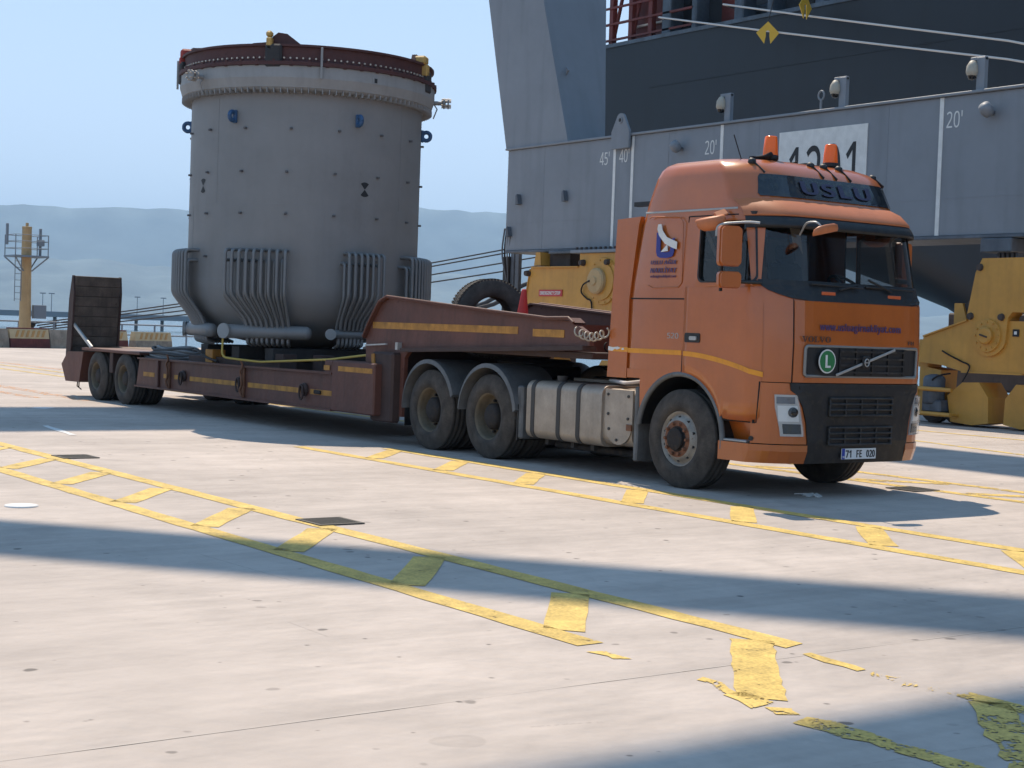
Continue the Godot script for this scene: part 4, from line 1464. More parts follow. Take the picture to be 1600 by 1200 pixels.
		prism(s, [Vector2(-1.25, 1.14), Vector2(-0.91, 1.14), Vector2(-0.905, 2.02), Vector2(-0.785, 2.84), Vector2(-0.755, 2.93), Vector2(-1.16, 2.91)], 1.2 * side - 0.03, 1.2 * side + 0.03)
		put("side_fairing", s, M.orange, t)
		s = S()
		prism(s, [Vector2(-1.236, 1.43), Vector2(-0.9, 1.43), Vector2(-0.895, 1.482), Vector2(-1.233, 1.482)], 1.2 * side + 0.0305 * side - 0.003, 1.2 * side + 0.0305 * side + 0.003)
		put("stripe", s, M.stripe_amber, t)
		s = S()
		var fl: float = 1.2 * side + 0.0345 * side
		prism(s, [Vector2(-1.236, 1.44), Vector2(-1.16, 1.435), Vector2(-1.12, 1.46), Vector2(-1.08, 1.45), Vector2(-1.02, 1.47), Vector2(-1.07, 1.485), Vector2(-1.15, 1.475), Vector2(-1.235, 1.485)], fl - 0.002, fl + 0.002)
		prism(s, [Vector2(-1.0, 1.45), Vector2(-0.96, 1.452), Vector2(-0.965, 1.475), Vector2(-1.0, 1.47)], fl - 0.002, fl + 0.002)
		put("chipped_patch", s, M.white_paint, t)
		# arch lip and liner
		s = S()
		var lip := []
		for i in 25:
			var an := deg_to_rad(lerpf(-6, 172, i / 24.0))
			lip.append(Vector3(0.675 * cos(an), 0.55 + 0.675 * sin(an), 1.225 * side))
		tube(s, lip, 0.03, 8)
		put("arch_lip", s, M.grey_plastic, t)
		s = S()
		var l0 := []
		var l1 := []
		for p in lip:
			l0.append(Vector3(p.x, p.y, 1.22 * side)); l1.append(Vector3(p.x, p.y, 0.6 * side))
		sheet(s, [l0, l1], side > 0)
		put("arch_liner", s, M.black_plastic, t)
		mirror_set(t, side)
	# ---- decal on the sleeper wall
	var z := 1.243
	var dec := node("company_decal", t)
	s = S()
	prism(s, [Vector2(-0.46, 2.745), Vector2(-0.395, 2.735), Vector2(-0.395, 2.56), Vector2(-0.385, 2.535), Vector2(-0.31, 2.525), Vector2(-0.24, 2.535), Vector2(-0.232, 2.56), Vector2(-0.232, 2.665), Vector2(-0.17, 2.68), Vector2(-0.17, 2.53), Vector2(-0.19, 2.485), Vector2(-0.24, 2.47), Vector2(-0.31, 2.465), Vector2(-0.4, 2.47), Vector2(-0.445, 2.49), Vector2(-0.462, 2.535)], z - 0.002, z + 0.004)
	put("blue_mark", s, M.blue_ink, dec)
	s = S()
	prism(s, [Vector2(-0.44, 2.83), Vector2(-0.39, 2.835), Vector2(-0.36, 2.76), Vector2(-0.29, 2.69), Vector2(-0.12, 2.635), Vector2(-0.125, 2.555), Vector2(-0.2, 2.575), Vector2(-0.32, 2.62), Vector2(-0.42, 2.71), Vector2(-0.45, 2.78)], z + 0.0045, z + 0.007)
	prism(s, [Vector2(-0.385, 2.53), Vector2(-0.28, 2.61), Vector2(-0.265, 2.54)], z + 0.0045, z + 0.0065)
	put("white_swoosh", s, M.white_paint, dec)
	words("lettering", "USLU AĞIR", 0.42, 0.055, Vector3(-0.335, 2.425, z), Basis(), M.purple_ink, dec, true, false, 0.2)
	words("lettering", "NAKLİYAT", 0.42, 0.065, Vector3(-0.335, 2.34, z), Basis(), M.purple_ink, dec, true, false, 0.2)
	words("lettering", "usluagirnakliyat.com", 0.42, 0.04, Vector3(-0.335, 2.265, z), Basis(), M.purple_ink, dec)
	s = S()
	tube(s, [Vector3(-0.6, 2.9, z - 0.006), Vector3(-0.55, 2.92, z - 0.006), Vector3(-0.1, 2.9, z - 0.002), Vector3(-0.04, 2.84, z - 0.002), Vector3(-0.03, 2.2, z + 0.0), Vector3(-0.08, 2.15, z), Vector3(-0.5, 2.14, z), Vector3(-0.58, 2.17, z)], 0.006, 5)
	put("locker_seam", s, M.orange_faded, t)
	words("lettering", "520", 0.18, 0.06, Vector3(-0.14, 1.63, 1.242), Basis(), M.silver, t)
	# ---- front
	s = S()
	var rows := []
	for y in [1.205, 1.4, 1.6, 1.8, 2.03]: rows.append([y, span(0.755, -0.755, 18)])
	hug(s, rows, 0.012, 1.0)
	put("front_panel", s, M.orange, t)
	for sd in [1.0, -1.0]:
		s = S()
		for i in 7: bar(s, skin(1.2 + i * 0.12, 1, 0.762, 0.0, sd), skin(1.32 + i * 0.12, 1, 0.762, 0.0, sd), 0.012, 0.006)
		put("front_seam", s, M.seam, t)
	s = S()
	hug(s, [[2.03, span(0.62, -0.62, 16)], [2.05, span(0.77, -0.77, 16)], [2.085, span(0.85, -0.85, 16)], [2.13, span(0.915, -0.915, 16)], [2.18, span(0.945, -0.945, 16)], [2.235, span(0.955, -0.955, 16)]], 0.016)
	put("wiper_cowl", s, M.black_plastic, t)
	for zz in [0.5, -0.5]:
		s = S()
		front_box(s, zz, 2.115, 0.2, 0.036, 0.014, 0.012, 0, 0.005)
		put("amber_marker", s, M.amber_marker, t)
	s = S()
	for q in [[0.35, 2.16, 0.05, 2.22], [-0.45, 2.17, -0.12, 2.28]]:
		tube(s, [Vector3(cab_x(q[1], q[0]) + 0.05, q[1], q[0]), Vector3(cab_x(q[3], q[2]) + 0.045, q[3], q[2])], 0.013, 6)
		tube(s, [Vector3(cab_x(2.2, q[0] + 0.3) + 0.035, 2.205, q[0] + 0.38), Vector3(cab_x(q[1], q[0]) + 0.05, q[1] + 0.03, q[0] - 0.35)], 0.011, 6)
	put("wiper", s, M.black_paint, t)
	# windscreen
	s = S()
	rows = []
	for y in [2.19, 2.4, 2.62, 2.85]:
		var line := []
		for c in span(0.95, -0.95, 26): line.append(skin(y, 1, c[1], -0.012))
		rows.append(line)
	sheet(s, rows)
	put("windscreen", s, M.glass, t)
	s = S()
	for sd in [1.0, -1.0]:
		hug(s, [[2.2, span(0.945, 0.905, 3)], [2.5, span(0.94, 0.9, 3)], [2.84, span(0.935, 0.89, 3)]], 0.004, sd, sd < 0)
	put("screen_edge", s, M.black_plastic, t)
	# sun visor and roof band
	s = S()
	rows = []
	for q in [[2.76, 0.10], [2.8, 0.105], [2.86, 0.085], [2.9, 0.05], [2.93, 0.01]]:
		var line := []
		for c in span(0.985, -0.985, 26): line.append(skin(q[0], 1, c[1], q[1] * (1.0 - 0.92 * smoothstep(0.72, 0.97, absf(c[1])))))
		rows.append(line)
	sheet(s, rows)
	var und := []
	for c in span(0.985, -0.985, 26): und.append(skin(2.84, 1, c[1], 0.0))
	sheet(s, [und, rows[0]])
	put("sun_visor", s, M.black_plastic, t)
	s = S()
	rows = []
	for q in [[2.885, 0.075], [2.91, 0.078], [2.96, 0.055], [3.02, 0.06], [3.075, 0.012]]:
		var line := []
		for c in span(0.99, -0.99, 26): line.append(skin(q[0], 1, c[1], q[1] * (1.0 - 0.88 * smoothstep(0.72, 0.97, absf(c[1])))))
		rows.append(line)
	sheet(s, rows)
	und = []
	for c in span(0.99, -0.99, 26): und.append(skin(2.9, 1, c[1], 0.0))
	sheet(s, [und, rows[0]])
	put("header_band", s, M.orange_faded, t)
	for sd in [1.0, -1.0]:
		s = S()
		bar(s, skin(2.965, 0, -0.7, 0.002, sd), skin(2.965, 0, 0.75, 0.002, sd), 0.022, 0.014, 0.004)
		put("roof_trim", s, M.silver, t)
	s = S()
	hug(s, [[3.105, span(0.83, -0.83, 18)], [3.13, span(0.845, -0.845, 18)], [3.22, span(0.83, -0.83, 18)], [3.31, span(0.815, -0.815, 18)], [3.34, span(0.795, -0.795, 18)]], 0.008)
	put("roof_window", s, M.roof_glass, t)
	var rb := Basis(Vector3.UP, PI / 2) * Basis(Vector3.RIGHT, -0.46)
	words("lettering", "USLU", 1.06, 0.155, Vector3(cab_x(3.22, 0.1) + 0.022, 3.22, -0.04), rb, M.roof_ink, t, true)
	# roof kit
	for zz in [0.47, -0.45]:
		var g := node("beacon", t, Vector3(0.44, 3.53, zz))
		s = S()
		lathe(s, [Vector2(0.07, 0.0), Vector2(0.088, 0.02), Vector2(0.088, 0.055), Vector2(0.078, 0.06), Vector2(0, 0.06)], Vector3.ZERO, Basis(), 20, false, true)
		put("base", s, M.black_plastic, g)
		s = S()
		lathe(s, [Vector2(0.082, 0.06), Vector2(0.076, 0.15), Vector2(0.066, 0.25), Vector2(0.058, 0.262), Vector2(0, 0.265)], Vector3.ZERO, Basis(), 20)
		put("dome", s, M.beacon, g)
	for q in [[0.9, 3.47, 0.6], [0.1, 3.49, 0.7], [-0.1, 3.49, 0.7], [-0.32, 3.485, 0.7], [-0.98, 3.45, 0.6], [0.32, 3.49, 0.68]]:
		if q[0] == 0.32: continue
		s = S()
		var p := Vector3(cab_x(q[1], q[0]) + 0.0, q[1], q[0])
		lathe(s, [Vector2(0.04, -0.02), Vector2(0.044, 0.015), Vector2(0.032, 0.038), Vector2(0.0, 0.045)], p, Basis(Vector3.BACK, -0.5), 14)
		bar(s, p + Vector3(0.02, 0.0, 0), Vector3(cab_x(3.35, q[0]) + 0.012, 3.35, q[0] - 0.02), 0.035, 0.012)
		put("roof_marker_lamp", s, M.black_plastic, t)
	s = S()
	var cable := []
	for i in 24:
		var zz := lerpf(0.75, -0.8, i / 23.0)
		cable.append(Vector3(0.5 + 0.05 * sin(i * 1.7) - 0.1 * absf(zz), 3.535 + 0.012 * sin(i * 2.3) - 0.09 * zz * zz, zz))
	tube(s, cable, 0.009, 5)
	put("roof_cable", s, M.seam, t)
	s = S()
	tube(s, [Vector3(0.42, 3.5, 0.78), Vector3(0.36, 3.53, 0.82), Vector3(0.3, 3.78, 0.88)], 0.006, 5)
	put("whip_antenna", s, M.seam, t)
	s = S()
	lathe(s, [Vector2(0.02, 0), Vector2(0.016, 0.16), Vector2(0.035, 0.26), Vector2(0.0, 0.26)], Vector3(0.34, 3.55, 0.62), Basis(Vector3.BACK, -1.5), 14)
	bb(s, 0.38, 0.44, 3.5, 3.56, 0.52, 0.72)
	put("air_horn", s, M.seam, t)
	s = S()
	bb(s, -1.05, -0.7, 3.06, 3.11, 1.02, 1.09)
	put("rear_bracket", s, M.black_plastic, t)
	# kerb mirror on the windscreen
	var km := node("front_mirror", t)
	s = S()
	tube(s, bent([Vector3(1.22, 2.7, 0.78), Vector3(1.36, 2.82, 0.84), Vector3(1.52, 2.82, 0.84), Vector3(1.56, 2.74, 0.8)], 0.06), 0.011, 6)
	put("arm", s, M.silver, km)
	s = S()
	lathe(s, [Vector2(0.0, 0.075), Vector2(0.1, 0.07), Vector2(0.15, 0.045), Vector2(0.165, 0.0), Vector2(0.16, -0.03), Vector2(0.0, -0.03)], Vector3(1.57, 2.73, 0.78), Basis(Vector3(0.35, 0.05, 0.0), Vector3(0.3, 0.85, 0.25), Vector3(0.0, -0.22, 1.05)), 24)
	put("housing", s, M.orange_faded, km)
	# grille
	var gr := node("upper_grille", t)
	s = S()
	hug(s, [[1.275, span(0.655, -0.68, 14)], [1.42, span(0.665, -0.69, 14)], [1.565, span(0.67, -0.69, 14)]], 0.02)
	put("mesh_back", s, M.black_paint, gr)
	s = S()
	var fr := []
	for p in rrect(-0.855, 0.835, 1.27, 1.575, 0.035, 4): fr.append(Vector3(cab_x(p.y, p.x) + 0.03, p.y, p.x))
	fr.append(fr[0])
	tube(s, fr, 0.017, 6, false)
	put("frame", s, M.trim_grey, gr)
	for k in 4:
		s = S()
		var y := 1.315 + k * 0.072
		for i in 14:
			var za := lerpf(0.36, -0.62, i / 14.0)
			var zb := lerpf(0.36, -0.62, (i + 1) / 14.0)
			bar(s, Vector3(cab_x(y, za) + 0.032, y, za), Vector3(cab_x(y, zb) + 0.032, y, zb), 0.02, 0.018)
		put("bar", s, M.slat_grey, gr)
	for k in 5:
		s = S()
		front_box(s, 0.36 - k * 0.245, 1.425, 0.024, 0.27, 0.014, 0.022)
		put("bar", s, M.black_plastic, gr)
	s = S()
	bar(s, Vector3(1.463, 1.285, 0.42), Vector3(1.463, 1.56, -0.46), 0.026, 0.016, 0.004)
	put("diagonal_bar", s, M.silver, gr)
	s = S()
	front_box(s, -0.01, 1.425, 0.11, 0.12, 0.025, 0.034, 0, 0.008)
	put("emblem_base", s, M.black_plastic, gr)
	s = S()
	var rg := []
	for k in 21: rg.append(Vector3(cab_x(1.425, 0) + 0.062, 1.42 + 0.038 * sin(TAU * k / 20), -0.01 + 0.032 * cos(TAU * k / 20)))
	tube(s, rg, 0.007, 6, false)
	put("emblem_ring", s, M.silver, gr)
	s = S()
	front_box(s, -0.01, 1.42, 0.05, 0.012, 0.004, 0.06)
	put("emblem_bar", s, M.silver, gr)
	var ls := node("round_l_sign", t)
	var lb := Basis(Vector3.BACK, -PI / 2)
	s = S()
	lathe(s, [Vector2(0.122, 0), Vector2(0.122, 0.006), Vector2(0, 0.006)], Vector3(cab_x(1.425, 0.57) + 0.05, 1.425, 0.57), lb, 36, false, true)
	put("white_rim", s, M.white_paint, ls)
	s = S()
	lathe(s, [Vector2(0.108, 0), Vector2(0.108, 0.003), Vector2(0, 0.003)], Vector3(cab_x(1.425, 0.57) + 0.056, 1.425, 0.57), lb, 36, false, true)
	put("green_disc", s, M.green_sign, ls)
	var fb := Basis(Vector3.UP, PI / 2)
	words("lettering", "L", 0.075, 0.13, Vector3(cab_x(1.425, 0.57) + 0.061, 1.425, 0.565), fb, M.white_paint, ls, true)
	words("lettering", "www.usluagirnakliyat.com", 1.22, 0.1, Vector3(cab_x(1.77, 0.6) + 0.028, 1.765, 0.05), fb, M.purple_ink, t, true)
	words("lettering", "VOLVO", 0.38, 0.06, Vector3(cab_x(1.65, 0.75) + 0.034, 1.645, 0.7), Basis(Vector3.UP, PI / 2 - 0.09), M.dark_ink, t, true, true)
	words("lettering", "FH", 0.1, 0.04, Vector3(cab_x(1.63, 0.74) + 0.026, 1.635, -0.74), Basis(Vector3.UP, PI / 2 + 0.1), M.dark_ink, t, true)
	# bumper, corners, black centre
	for sd in [1.0, -1.0]:
		s = S()
		var cols := [[1, 0.99], [1, 0.98], [1, 0.965], [1, 0.945], [1, 0.92], [1, 0.89], [1, 0.85], [1, 0.8], [1, 0.72], [1, 0.6]]
		hug(s, [[0.575, cols], [0.7, cols], [0.85, cols], [1.0, cols], [1.1, cols], [1.192, cols]], 0.004, sd, sd < 0)
		put("corner_panel", s, M.orange, t)
		s = S()
		bar(s, skin(0.78, 1, 0.968, 0.0, sd), skin(1.2, 1, 0.957, 0.004, sd), 0.022, 0.012)
		put("corner_gap", s, M.seam, t)
		s = S()
		cols = [[0, 0.64], [0, 0.75], [0, 0.9], [0, 1.0], [1, 0.995], [1, 0.98], [1, 0.96], [1, 0.93], [1, 0.89], [1, 0.83], [1, 0.75], [1, 0.6]]
		hug(s, [[0.375, cols], [0.42, cols], [0.5, cols], [0.565, cols]], 0.012, sd, sd < 0)
		sheet(s, [[Vector3(0.64, 0.565, 1.245 * sd), Vector3(1.05, 0.565, 1.245 * sd)], [Vector3(0.64, 0.575, 0.9 * sd), Vector3(1.05, 0.575, 0.9 * sd)]], sd > 0)
		put("bumper", s, M.orange, t)
	for sd in [1.0, -1.0]:
		s = S()
		sheet(s, [[Vector3(0.64, 0.575, 1.05 * sd), Vector3(1.0, 0.575, 1.05 * sd)], [Vector3(0.64, 0.8, 1.12 * sd), Vector3(1.0, 0.8, 1.12 * sd)]], sd < 0)
		put("step_well", s, M.orange, t)
		s = S()
		bb(s, 0.68, 1.03, 0.567, 0.592, (1.12 if sd > 0 else -1.235), (1.235 if sd > 0 else -1.12), 0.008)
		put("step_tread", s, M.silver, t)
		s = S()
		bb(s, 0.66, 1.12, 0.775, 0.81, (1.1 if sd > 0 else -1.225), (1.225 if sd > 0 else -1.1))
		put("sill", s, M.seam, t)
		# headlamp
		var hl := node("headlight", t)
		s = S()
		hug(s, [[0.655, span(0.83, 0.645, 6)], [0.75, span(0.84, 0.655, 6)], [0.95, span(0.87, 0.69, 6)], [1.075, span(0.875, 0.715, 6)]], 0.014, sd, sd < 0)
		put("bezel", s, M.silver, hl)
		s = S()
		hug(s, [[0.68, span(0.81, 0.665, 6)], [0.78, span(0.82, 0.675, 6)]], 0.018, sd, sd < 0)
		put("fog_lens", s, M.lamp_dark, hl)
		s = S()
		hug(s, [[0.985, span(0.862, 0.73, 6)], [1.055, span(0.863, 0.733, 6)]], 0.018, sd, sd < 0)
		put("indicator_lens", s, M.motor_grey, hl)
		s = S()
		hug(s, [[0.805, span(0.845, 0.69, 6)], [0.965, span(0.855, 0.71, 6)]], 0.018, sd, sd < 0)
		put("reflector", s, M.white_paint, hl)
		s = S()
		var hp: Vector3 = skin(0.9, 1, 0.745, 0.02, sd)
		lathe(s, [Vector2(0.052, 0.0), Vector2(0.05, 0.014), Vector2(0.03, 0.02), Vector2(0, 0.021)], hp, Basis(Vector3.UP, -0.5 * sd) * lb, 22)
		put("main_lamp", s, M.lamp_dark, hl)
		s = S()
		hug(s, [[0.66, span(0.828, 0.648, 6)], [0.75, span(0.838, 0.658, 6)], [0.95, span(0.868, 0.692, 6)], [1.072, span(0.873, 0.717, 6)]], 0.038, sd, sd < 0)
		put("lens", s, M.lamp_glass, hl)
		s = S()
		var tp: Vector3 = skin(0.62, 1, 0.985, 0.004, sd)
		cyl(s, tp, tp + Vector3(0.006, 0, 0.012 * sd), 0.025, 0.025, 14)
		put("tow_cap", s, M.black_paint, t)
	var bc := node("lower_grille", t)
	s = S()
	hug(s, [[0.375, span(0.6, -0.6, 14)], [0.6, span(0.605, -0.605, 14)], [0.8, span(0.625, -0.625, 14)], [0.95, span(0.66, -0.66, 14)], [1.08, span(0.72, -0.72, 14)], [1.12, span(0.765, -0.765, 14)], [1.195, span(0.775, -0.775, 14)]], 0.018)
	put("black_panel", s, M.black_plastic, bc)
	s = S()
	hug(s, [[1.135, span(0.7, -0.72, 12)], [1.165, span(0.7, -0.72, 12)]], 0.022)
	put("slot", s, M.black_paint, bc)
	for q in [[1.045, 0.87], [0.745, 0.57]]:
		s = S()
		hug(s, [[q[1], span(0.38, -0.36, 10)], [q[0], span(0.38, -0.36, 10)]], 0.021)
		put("opening", s, M.black_paint, bc)
		for k in 4:
			s = S()
			var y := lerpf(q[1], q[0], k / 3.0)
			front_box(s, 0.01, y, 0.96, 0.022, 0.034, 0.018, 0, 0.006)
			put("slat", s, M.slat_grey, bc)
		for k in 5:
			s = S()
			front_box(s, 0.48 - k * 0.235, (q[0] + q[1]) / 2, 0.02, q[0] - q[1], 0.028, 0.018, 0, 0.005)
			put("slat", s, M.slat_grey, bc)
	var pl := node("number_plate", t)
	s = S()
	front_box(s, 0.0, 0.472, 0.52, 0.112, 0.012, 0.016, 0, 0.003)
	put("plate", s, M.plate_white, pl)
	s = S()
	front_box(s, 0.237, 0.472, 0.042, 0.108, 0.003, 0.0285)
	put("blue_band", s, M.plate_blue, pl)
	words("lettering", "TR", 0.03, 0.02, Vector3(cab_x(0.47, 0) + 0.033, 0.44, 0.237), fb, M.white_paint, pl, true)
	words("lettering", "71", 0.085, 0.075, Vector3(cab_x(0.47, 0) + 0.03, 0.472, 0.16), fb, M.black_paint, pl, true)
	words("lettering", "FE", 0.08, 0.075, Vector3(cab_x(0.47, 0) + 0.03, 0.472, 0.0), fb, M.black_paint, pl, true)
	words("lettering", "020", 0.13, 0.075, Vector3(cab_x(0.47, 0) + 0.03, 0.472, -0.175), fb, M.black_paint, pl, true)
	# ---- interior
	var it := node("cab_interior", t)
	s = S()
	bb(s, -0.8, 1.1, 1.25, 1.35, -1.18, 1.18)
	bb(s, -0.82, -0.78, 1.35, 2.9, -1.17, 1.17)
	bb(s, -0.76, 0.95, 2.9, 2.93, -1.16, 1.16)
	put("lining", s, M.interior, it)
	s = S()
	bb(s, 0.78, 1.24, 1.4, 2.14, -1.12, 0.95, 0.05)
	bb(s, 0.7, 1.0, 1.9, 2.2, -0.9, -0.3, 0.06)
	put("dashboard", s, M.interior, it)
	for zz in [0.6, -0.6]:
		s = S()
		bb(s, -0.25, 0.3, 1.7, 1.88, zz - 0.26, zz + 0.26, 0.06)
		box(s, Vector3(-0.28, 2.15, zz), Vector3(0.16, 0.72, 0.5), 0.06, Basis(Vector3.BACK, 0.18))
		box(s, Vector3(-0.34, 2.6, zz), Vector3(0.12, 0.22, 0.3), 0.05, Basis(Vector3.BACK, 0.1))
		put("seat", s, M.seat_cloth, it)
	s = S()
	var sw := []
	var swb := Basis(Vector3.BACK, -0.65)
	for k in 29: sw.append(Vector3(0.62, 2.22, -0.6) + swb * Vector3(0.22 * cos(TAU * k / 28), 0, 0.22 * sin(TAU * k / 28)))
	tube(s, sw, 0.018, 8, false)
	tube(s, [sw[0], Vector3(0.64, 2.16, -0.6), sw[14]], 0.02, 6)
	tube(s, [Vector3(0.64, 2.17, -0.6), Vector3(0.85, 1.95, -0.6)], 0.03, 6)
	put("steering_wheel", s, M.black_paint, it)
	s = S()
	bb(s, -0.77, -0.4, 2.25, 2.8, -1.1, -0.35, 0.04)
	bb(s, -0.77, -0.3, 1.5, 1.8, -1.12, 1.12, 0.05)
	put("bunk_locker", s, M.interior_light, it)
	s = S()
	prism(s, [Vector2(-0.1, 0.12), Vector2(0.04, 0.12), Vector2(0.1, -0.14), Vector2(0.04, -0.05), Vector2(-0.03, -0.08)], -0.004, 0.004, Transform3D(fb, Vector3(1.02, 2.66, 0.62)))
	put("pennant", s, M.lamp_cream, it)
	s = S()
	tube(s, [Vector3(0.2, 2.75, 1.13), Vector3(0.25, 2.4, 0.95), Vector3(0.1, 2.0, 0.6)], 0.02, 6)
	put("seat_belt", s, M.interior_light, it)
	# ---- chassis
	s = S()
	for zz in [0.42, -0.42]:
		bb(s, -6.0, 0.9, 0.72, 1.0, zz - 0.05, zz + 0.05, 0.01)
	put("frame_rail", s, M.chassis, t)
	s = S()
	bb(s, -0.95, 1.15, 0.5, 1.18, -0.55, 0.55, 0.05)
	bb(s, 0.66, 1.2, 0.42, 1.15, -1.0, 1.0, 0.03)
	bb(s, -1.2, -0.7, 0.6, 1.5, -0.7, 0.7, 0.04)
	put("engine_block", s, M.chassis, t)
	s = S()
	for x in [0.0, -3.6, -4.97]: cyl(s, Vector3(x, 0.53, -1.0), Vector3(x, 0.53, 1.0), 0.09, -1, 12)
	for x in [-3.6, -4.97]: lathe(s, [Vector2(0.0, -0.22), Vector2(0.2, -0.15), Vector2(0.24, 0.0), Vector2(0.2, 0.15), Vector2(0, 0.22)], Vector3(x, 0.55, 0), Basis(), 16)
	put("axle", s, M.chassis, t)
	wheel(t, Vector3(0, 0.53, 1.215), "front")
	wheel(t, Vector3(0, 0.53, -1.215), "front", 0.53, 0.31, -1.0)
	for x in [-3.6, -4.97]:
		wheel(t, Vector3(x, 0.53, 1.215), "rear")
		wheel(t, Vector3(x, 0.53, 0.87), "rear")
		wheel(t, Vector3(x, 0.53, -1.215), "rear", 0.53, 0.31, -1.0)
		wheel(t, Vector3(x, 0.53, -0.87), "rear", 0.53, 0.31, -1.0)
		for sd in [1.0, -1.0]:
			s = S()
			var o0 := []; var o1 := []; var i0 := []; var i1 := []
			for k in 21:
				var an := deg_to_rad(lerpf(8 if x > -4 else 18, 176 if x > -4 else 182, k / 20.0))
				var v := Vector3(x + 0.64 * cos(an), 0.56 + 0.64 * sin(an), 0)
				var u := Vector3(x + 0.605 * cos(an), 0.56 + 0.605 * sin(an), 0)
				o0.append(v + Vector3(0, 0, 1.255 * sd)); o1.append(v + Vector3(0, 0, 0.55 * sd))
				i0.append(u + Vector3(0, -0.02, 1.27 * sd)); i1.append(u + Vector3(0, 0, 0.55 * sd))
			sheet(s, [o1, o0], sd > 0); sheet(s, [i0, i1], sd > 0); sheet(s, [o0, i0], sd > 0, -1)
			put("mudguard", s, M.grey_plastic, t)
			s = S()
			for wob in 2:
				var xx: float = x + (0.62 if x > -4 else -0.62)
				bar(s, Vector3(xx, 0.28, 0.9 * sd), Vector3(xx, 0.72, 0.9 * sd), 0.022, 0.62)
				break
			put("mud_flap", s, M.black_plastic, t)
	s = S()
	bb(s, -3.02, -2.9, 0.3, 0.95, 0.6, 1.2, 0.02)
	put("flap_bracket", s, M.grey_plastic, t)
	# front wheel mud flap behind the wheel
	for sd in [1.0, -1.0]:
		s = S()
		bb(s, -0.79, -0.72, 0.22, 1.05, minf(0.75 * sd, 1.2 * sd), maxf(0.75 * sd, 1.2 * sd), 0.015)
		put("mud_flap", s, M.grey_plastic, t)
	# fuel tanks
	var yz := Basis(Vector3(0, 0, -1), Vector3.UP, Vector3.RIGHT)   # prism x -> -z, depth -> x
	for sd in [1.0, -1.0]:
		var ft := node("fuel_tank", t)
		s = S()
		var zc: float = 0.87 * sd
		prism(s, rrect(-zc - 0.33, -zc + 0.33, 0.33, 1.03, 0.11, 6), -2.81, -1.36, Transform3D(yz, Vector3.ZERO), true)
		prism(s, rrect(-zc - 0.31, -zc + 0.31, 0.35, 1.01, 0.1, 6), -2.835, -2.81, Transform3D(yz, Vector3.ZERO), true)
		put("shell", s, M.aluminium, ft)
		for x in [-2.68, -2.17, -1.79]:
			s = S()
			prism(s, rrect(-zc - 0.338, -zc + 0.338, 0.322, 1.038, 0.115, 6), x - 0.034, x + 0.034, Transform3D(yz, Vector3.ZERO), true)
			bb(s, x - 0.03, x + 0.03, 0.25, 0.33, zc - 0.3, zc + 0.1)
			put("strap", s, M.strap, ft)
		s = S()
		cyl(s, Vector3(-2.33, 1.03, zc + 0.16), Vector3(-2.33, 1.1, zc + 0.16), 0.06, 0.065, 16)
		put("filler_cap", s, M.strap, ft)
		s = S()
		prism(s, rrect(-zc - 0.30, -zc + 0.31, 0.36, 1.0, 0.12, 6), -1.36, -0.84, Transform3D(yz, Vector3.ZERO), true)
		put("end_section", s, M.aluminium, ft)
		s = S()
		var zp: float = zc + 0.302 * sd
		prism(s, [Vector2(-1.315, 1.0), Vector2(-0.83, 1.0)] + arc2(Vector2(-1.07, 0.62), 0.242, 0, -180, 12), zp - 0.012, zp + 0.014)
		put("cover_plate", s, M.aluminium, ft)
		for q in [Vector2(-1.25, 0.72), Vector2(-1.09, 0.43), Vector2(-0.9, 0.68), Vector2(-1.26, 0.94), Vector2(-0.9, 0.93), Vector2(-1.23, 0.55)]:
			s = S()
			cyl(s, Vector3(q.x, q.y, zp + 0.014 * sd), Vector3(q.x, q.y, zp + 0.026 * sd), 0.017, -1, 8)
			put("bolt", s, M.strap, ft)
		s = S()
		bb(s, -0.92, -0.83, 0.55, 0.62, zp + 0.0, zp + 0.03 * sd, 0.006)
		put("side_marker", s, M.hub_rust, ft)
		s = S()
		bb(s, -2.6, -0.9, 0.22, 0.3, zc - 0.25, zc + 0.05, 0.02)
		put("bracket", s, M.chassis, ft)
	# catwalk, fifth wheel, hoses
	s = S()
	bb(s, -2.9, -1.0, 1.02, 1.06, -0.42, 0.42, 0.005)
	put("catwalk", s, M.aluminium, t)
	s = S()
	for zz in [0.95, 1.0]: tube(s, [Vector3(-1.95, 1.07, zz - 0.4), Vector3(-1.2, 1.07, zz), Vector3(-0.75, 1.13, zz - 0.1), Vector3(-0.5, 1.2, zz)], 0.02, 6)
	put("pipe_run", s, M.rope_white, t)
	s = S()
	lathe(s, [Vector2(0.0, 0.0), Vector2(0.5, 0.0), Vector2(0.52, 0.05), Vector2(0.45, 0.09), Vector2(0, 0.09)], Vector3(-4.28, 1.16, 0), Basis(), 28, false, true)
	bb(s, -4.7, -3.9, 1.0, 1.16, -0.5, 0.5, 0.03)
	put("fifth_wheel", s, M.chassis, t)
	for k in 3:
		s = S()
		var co := []
		var nn := 130 if k == 0 else 90
		for i in nn:
			var u := i / float(nn - 1)
			var c := Vector3(lerpf(-1.76, -1.2, u), 1.64 - 0.06 * sin(PI * u) - 0.17 * k, 1.29 - 0.45 * k)
			co.append(c + Vector3(0, cos(u * TAU * 6), sin(u * TAU * 6)) * 0.045)
		tube(s, co, 0.011, 5)
		put("coiled_air_hose", s, M.lamp_cream if k == 0 else M.seam, t)

# point on the cab side given x (bends onto the front corner when x is past it)
func side_at(y: float, x: float, off: float, side: float) -> Vector3:
	var l := lv(y)
	var q: float = l[0] - 0.36
	if x <= q: return Vector3(x, y, (l[1] + off) * side)
	var v := pow(clampf((l[0] - x) / 0.36, 0.0, 1.0), 1.0 / 6.0)
	return skin(y, 1, v, off, side)

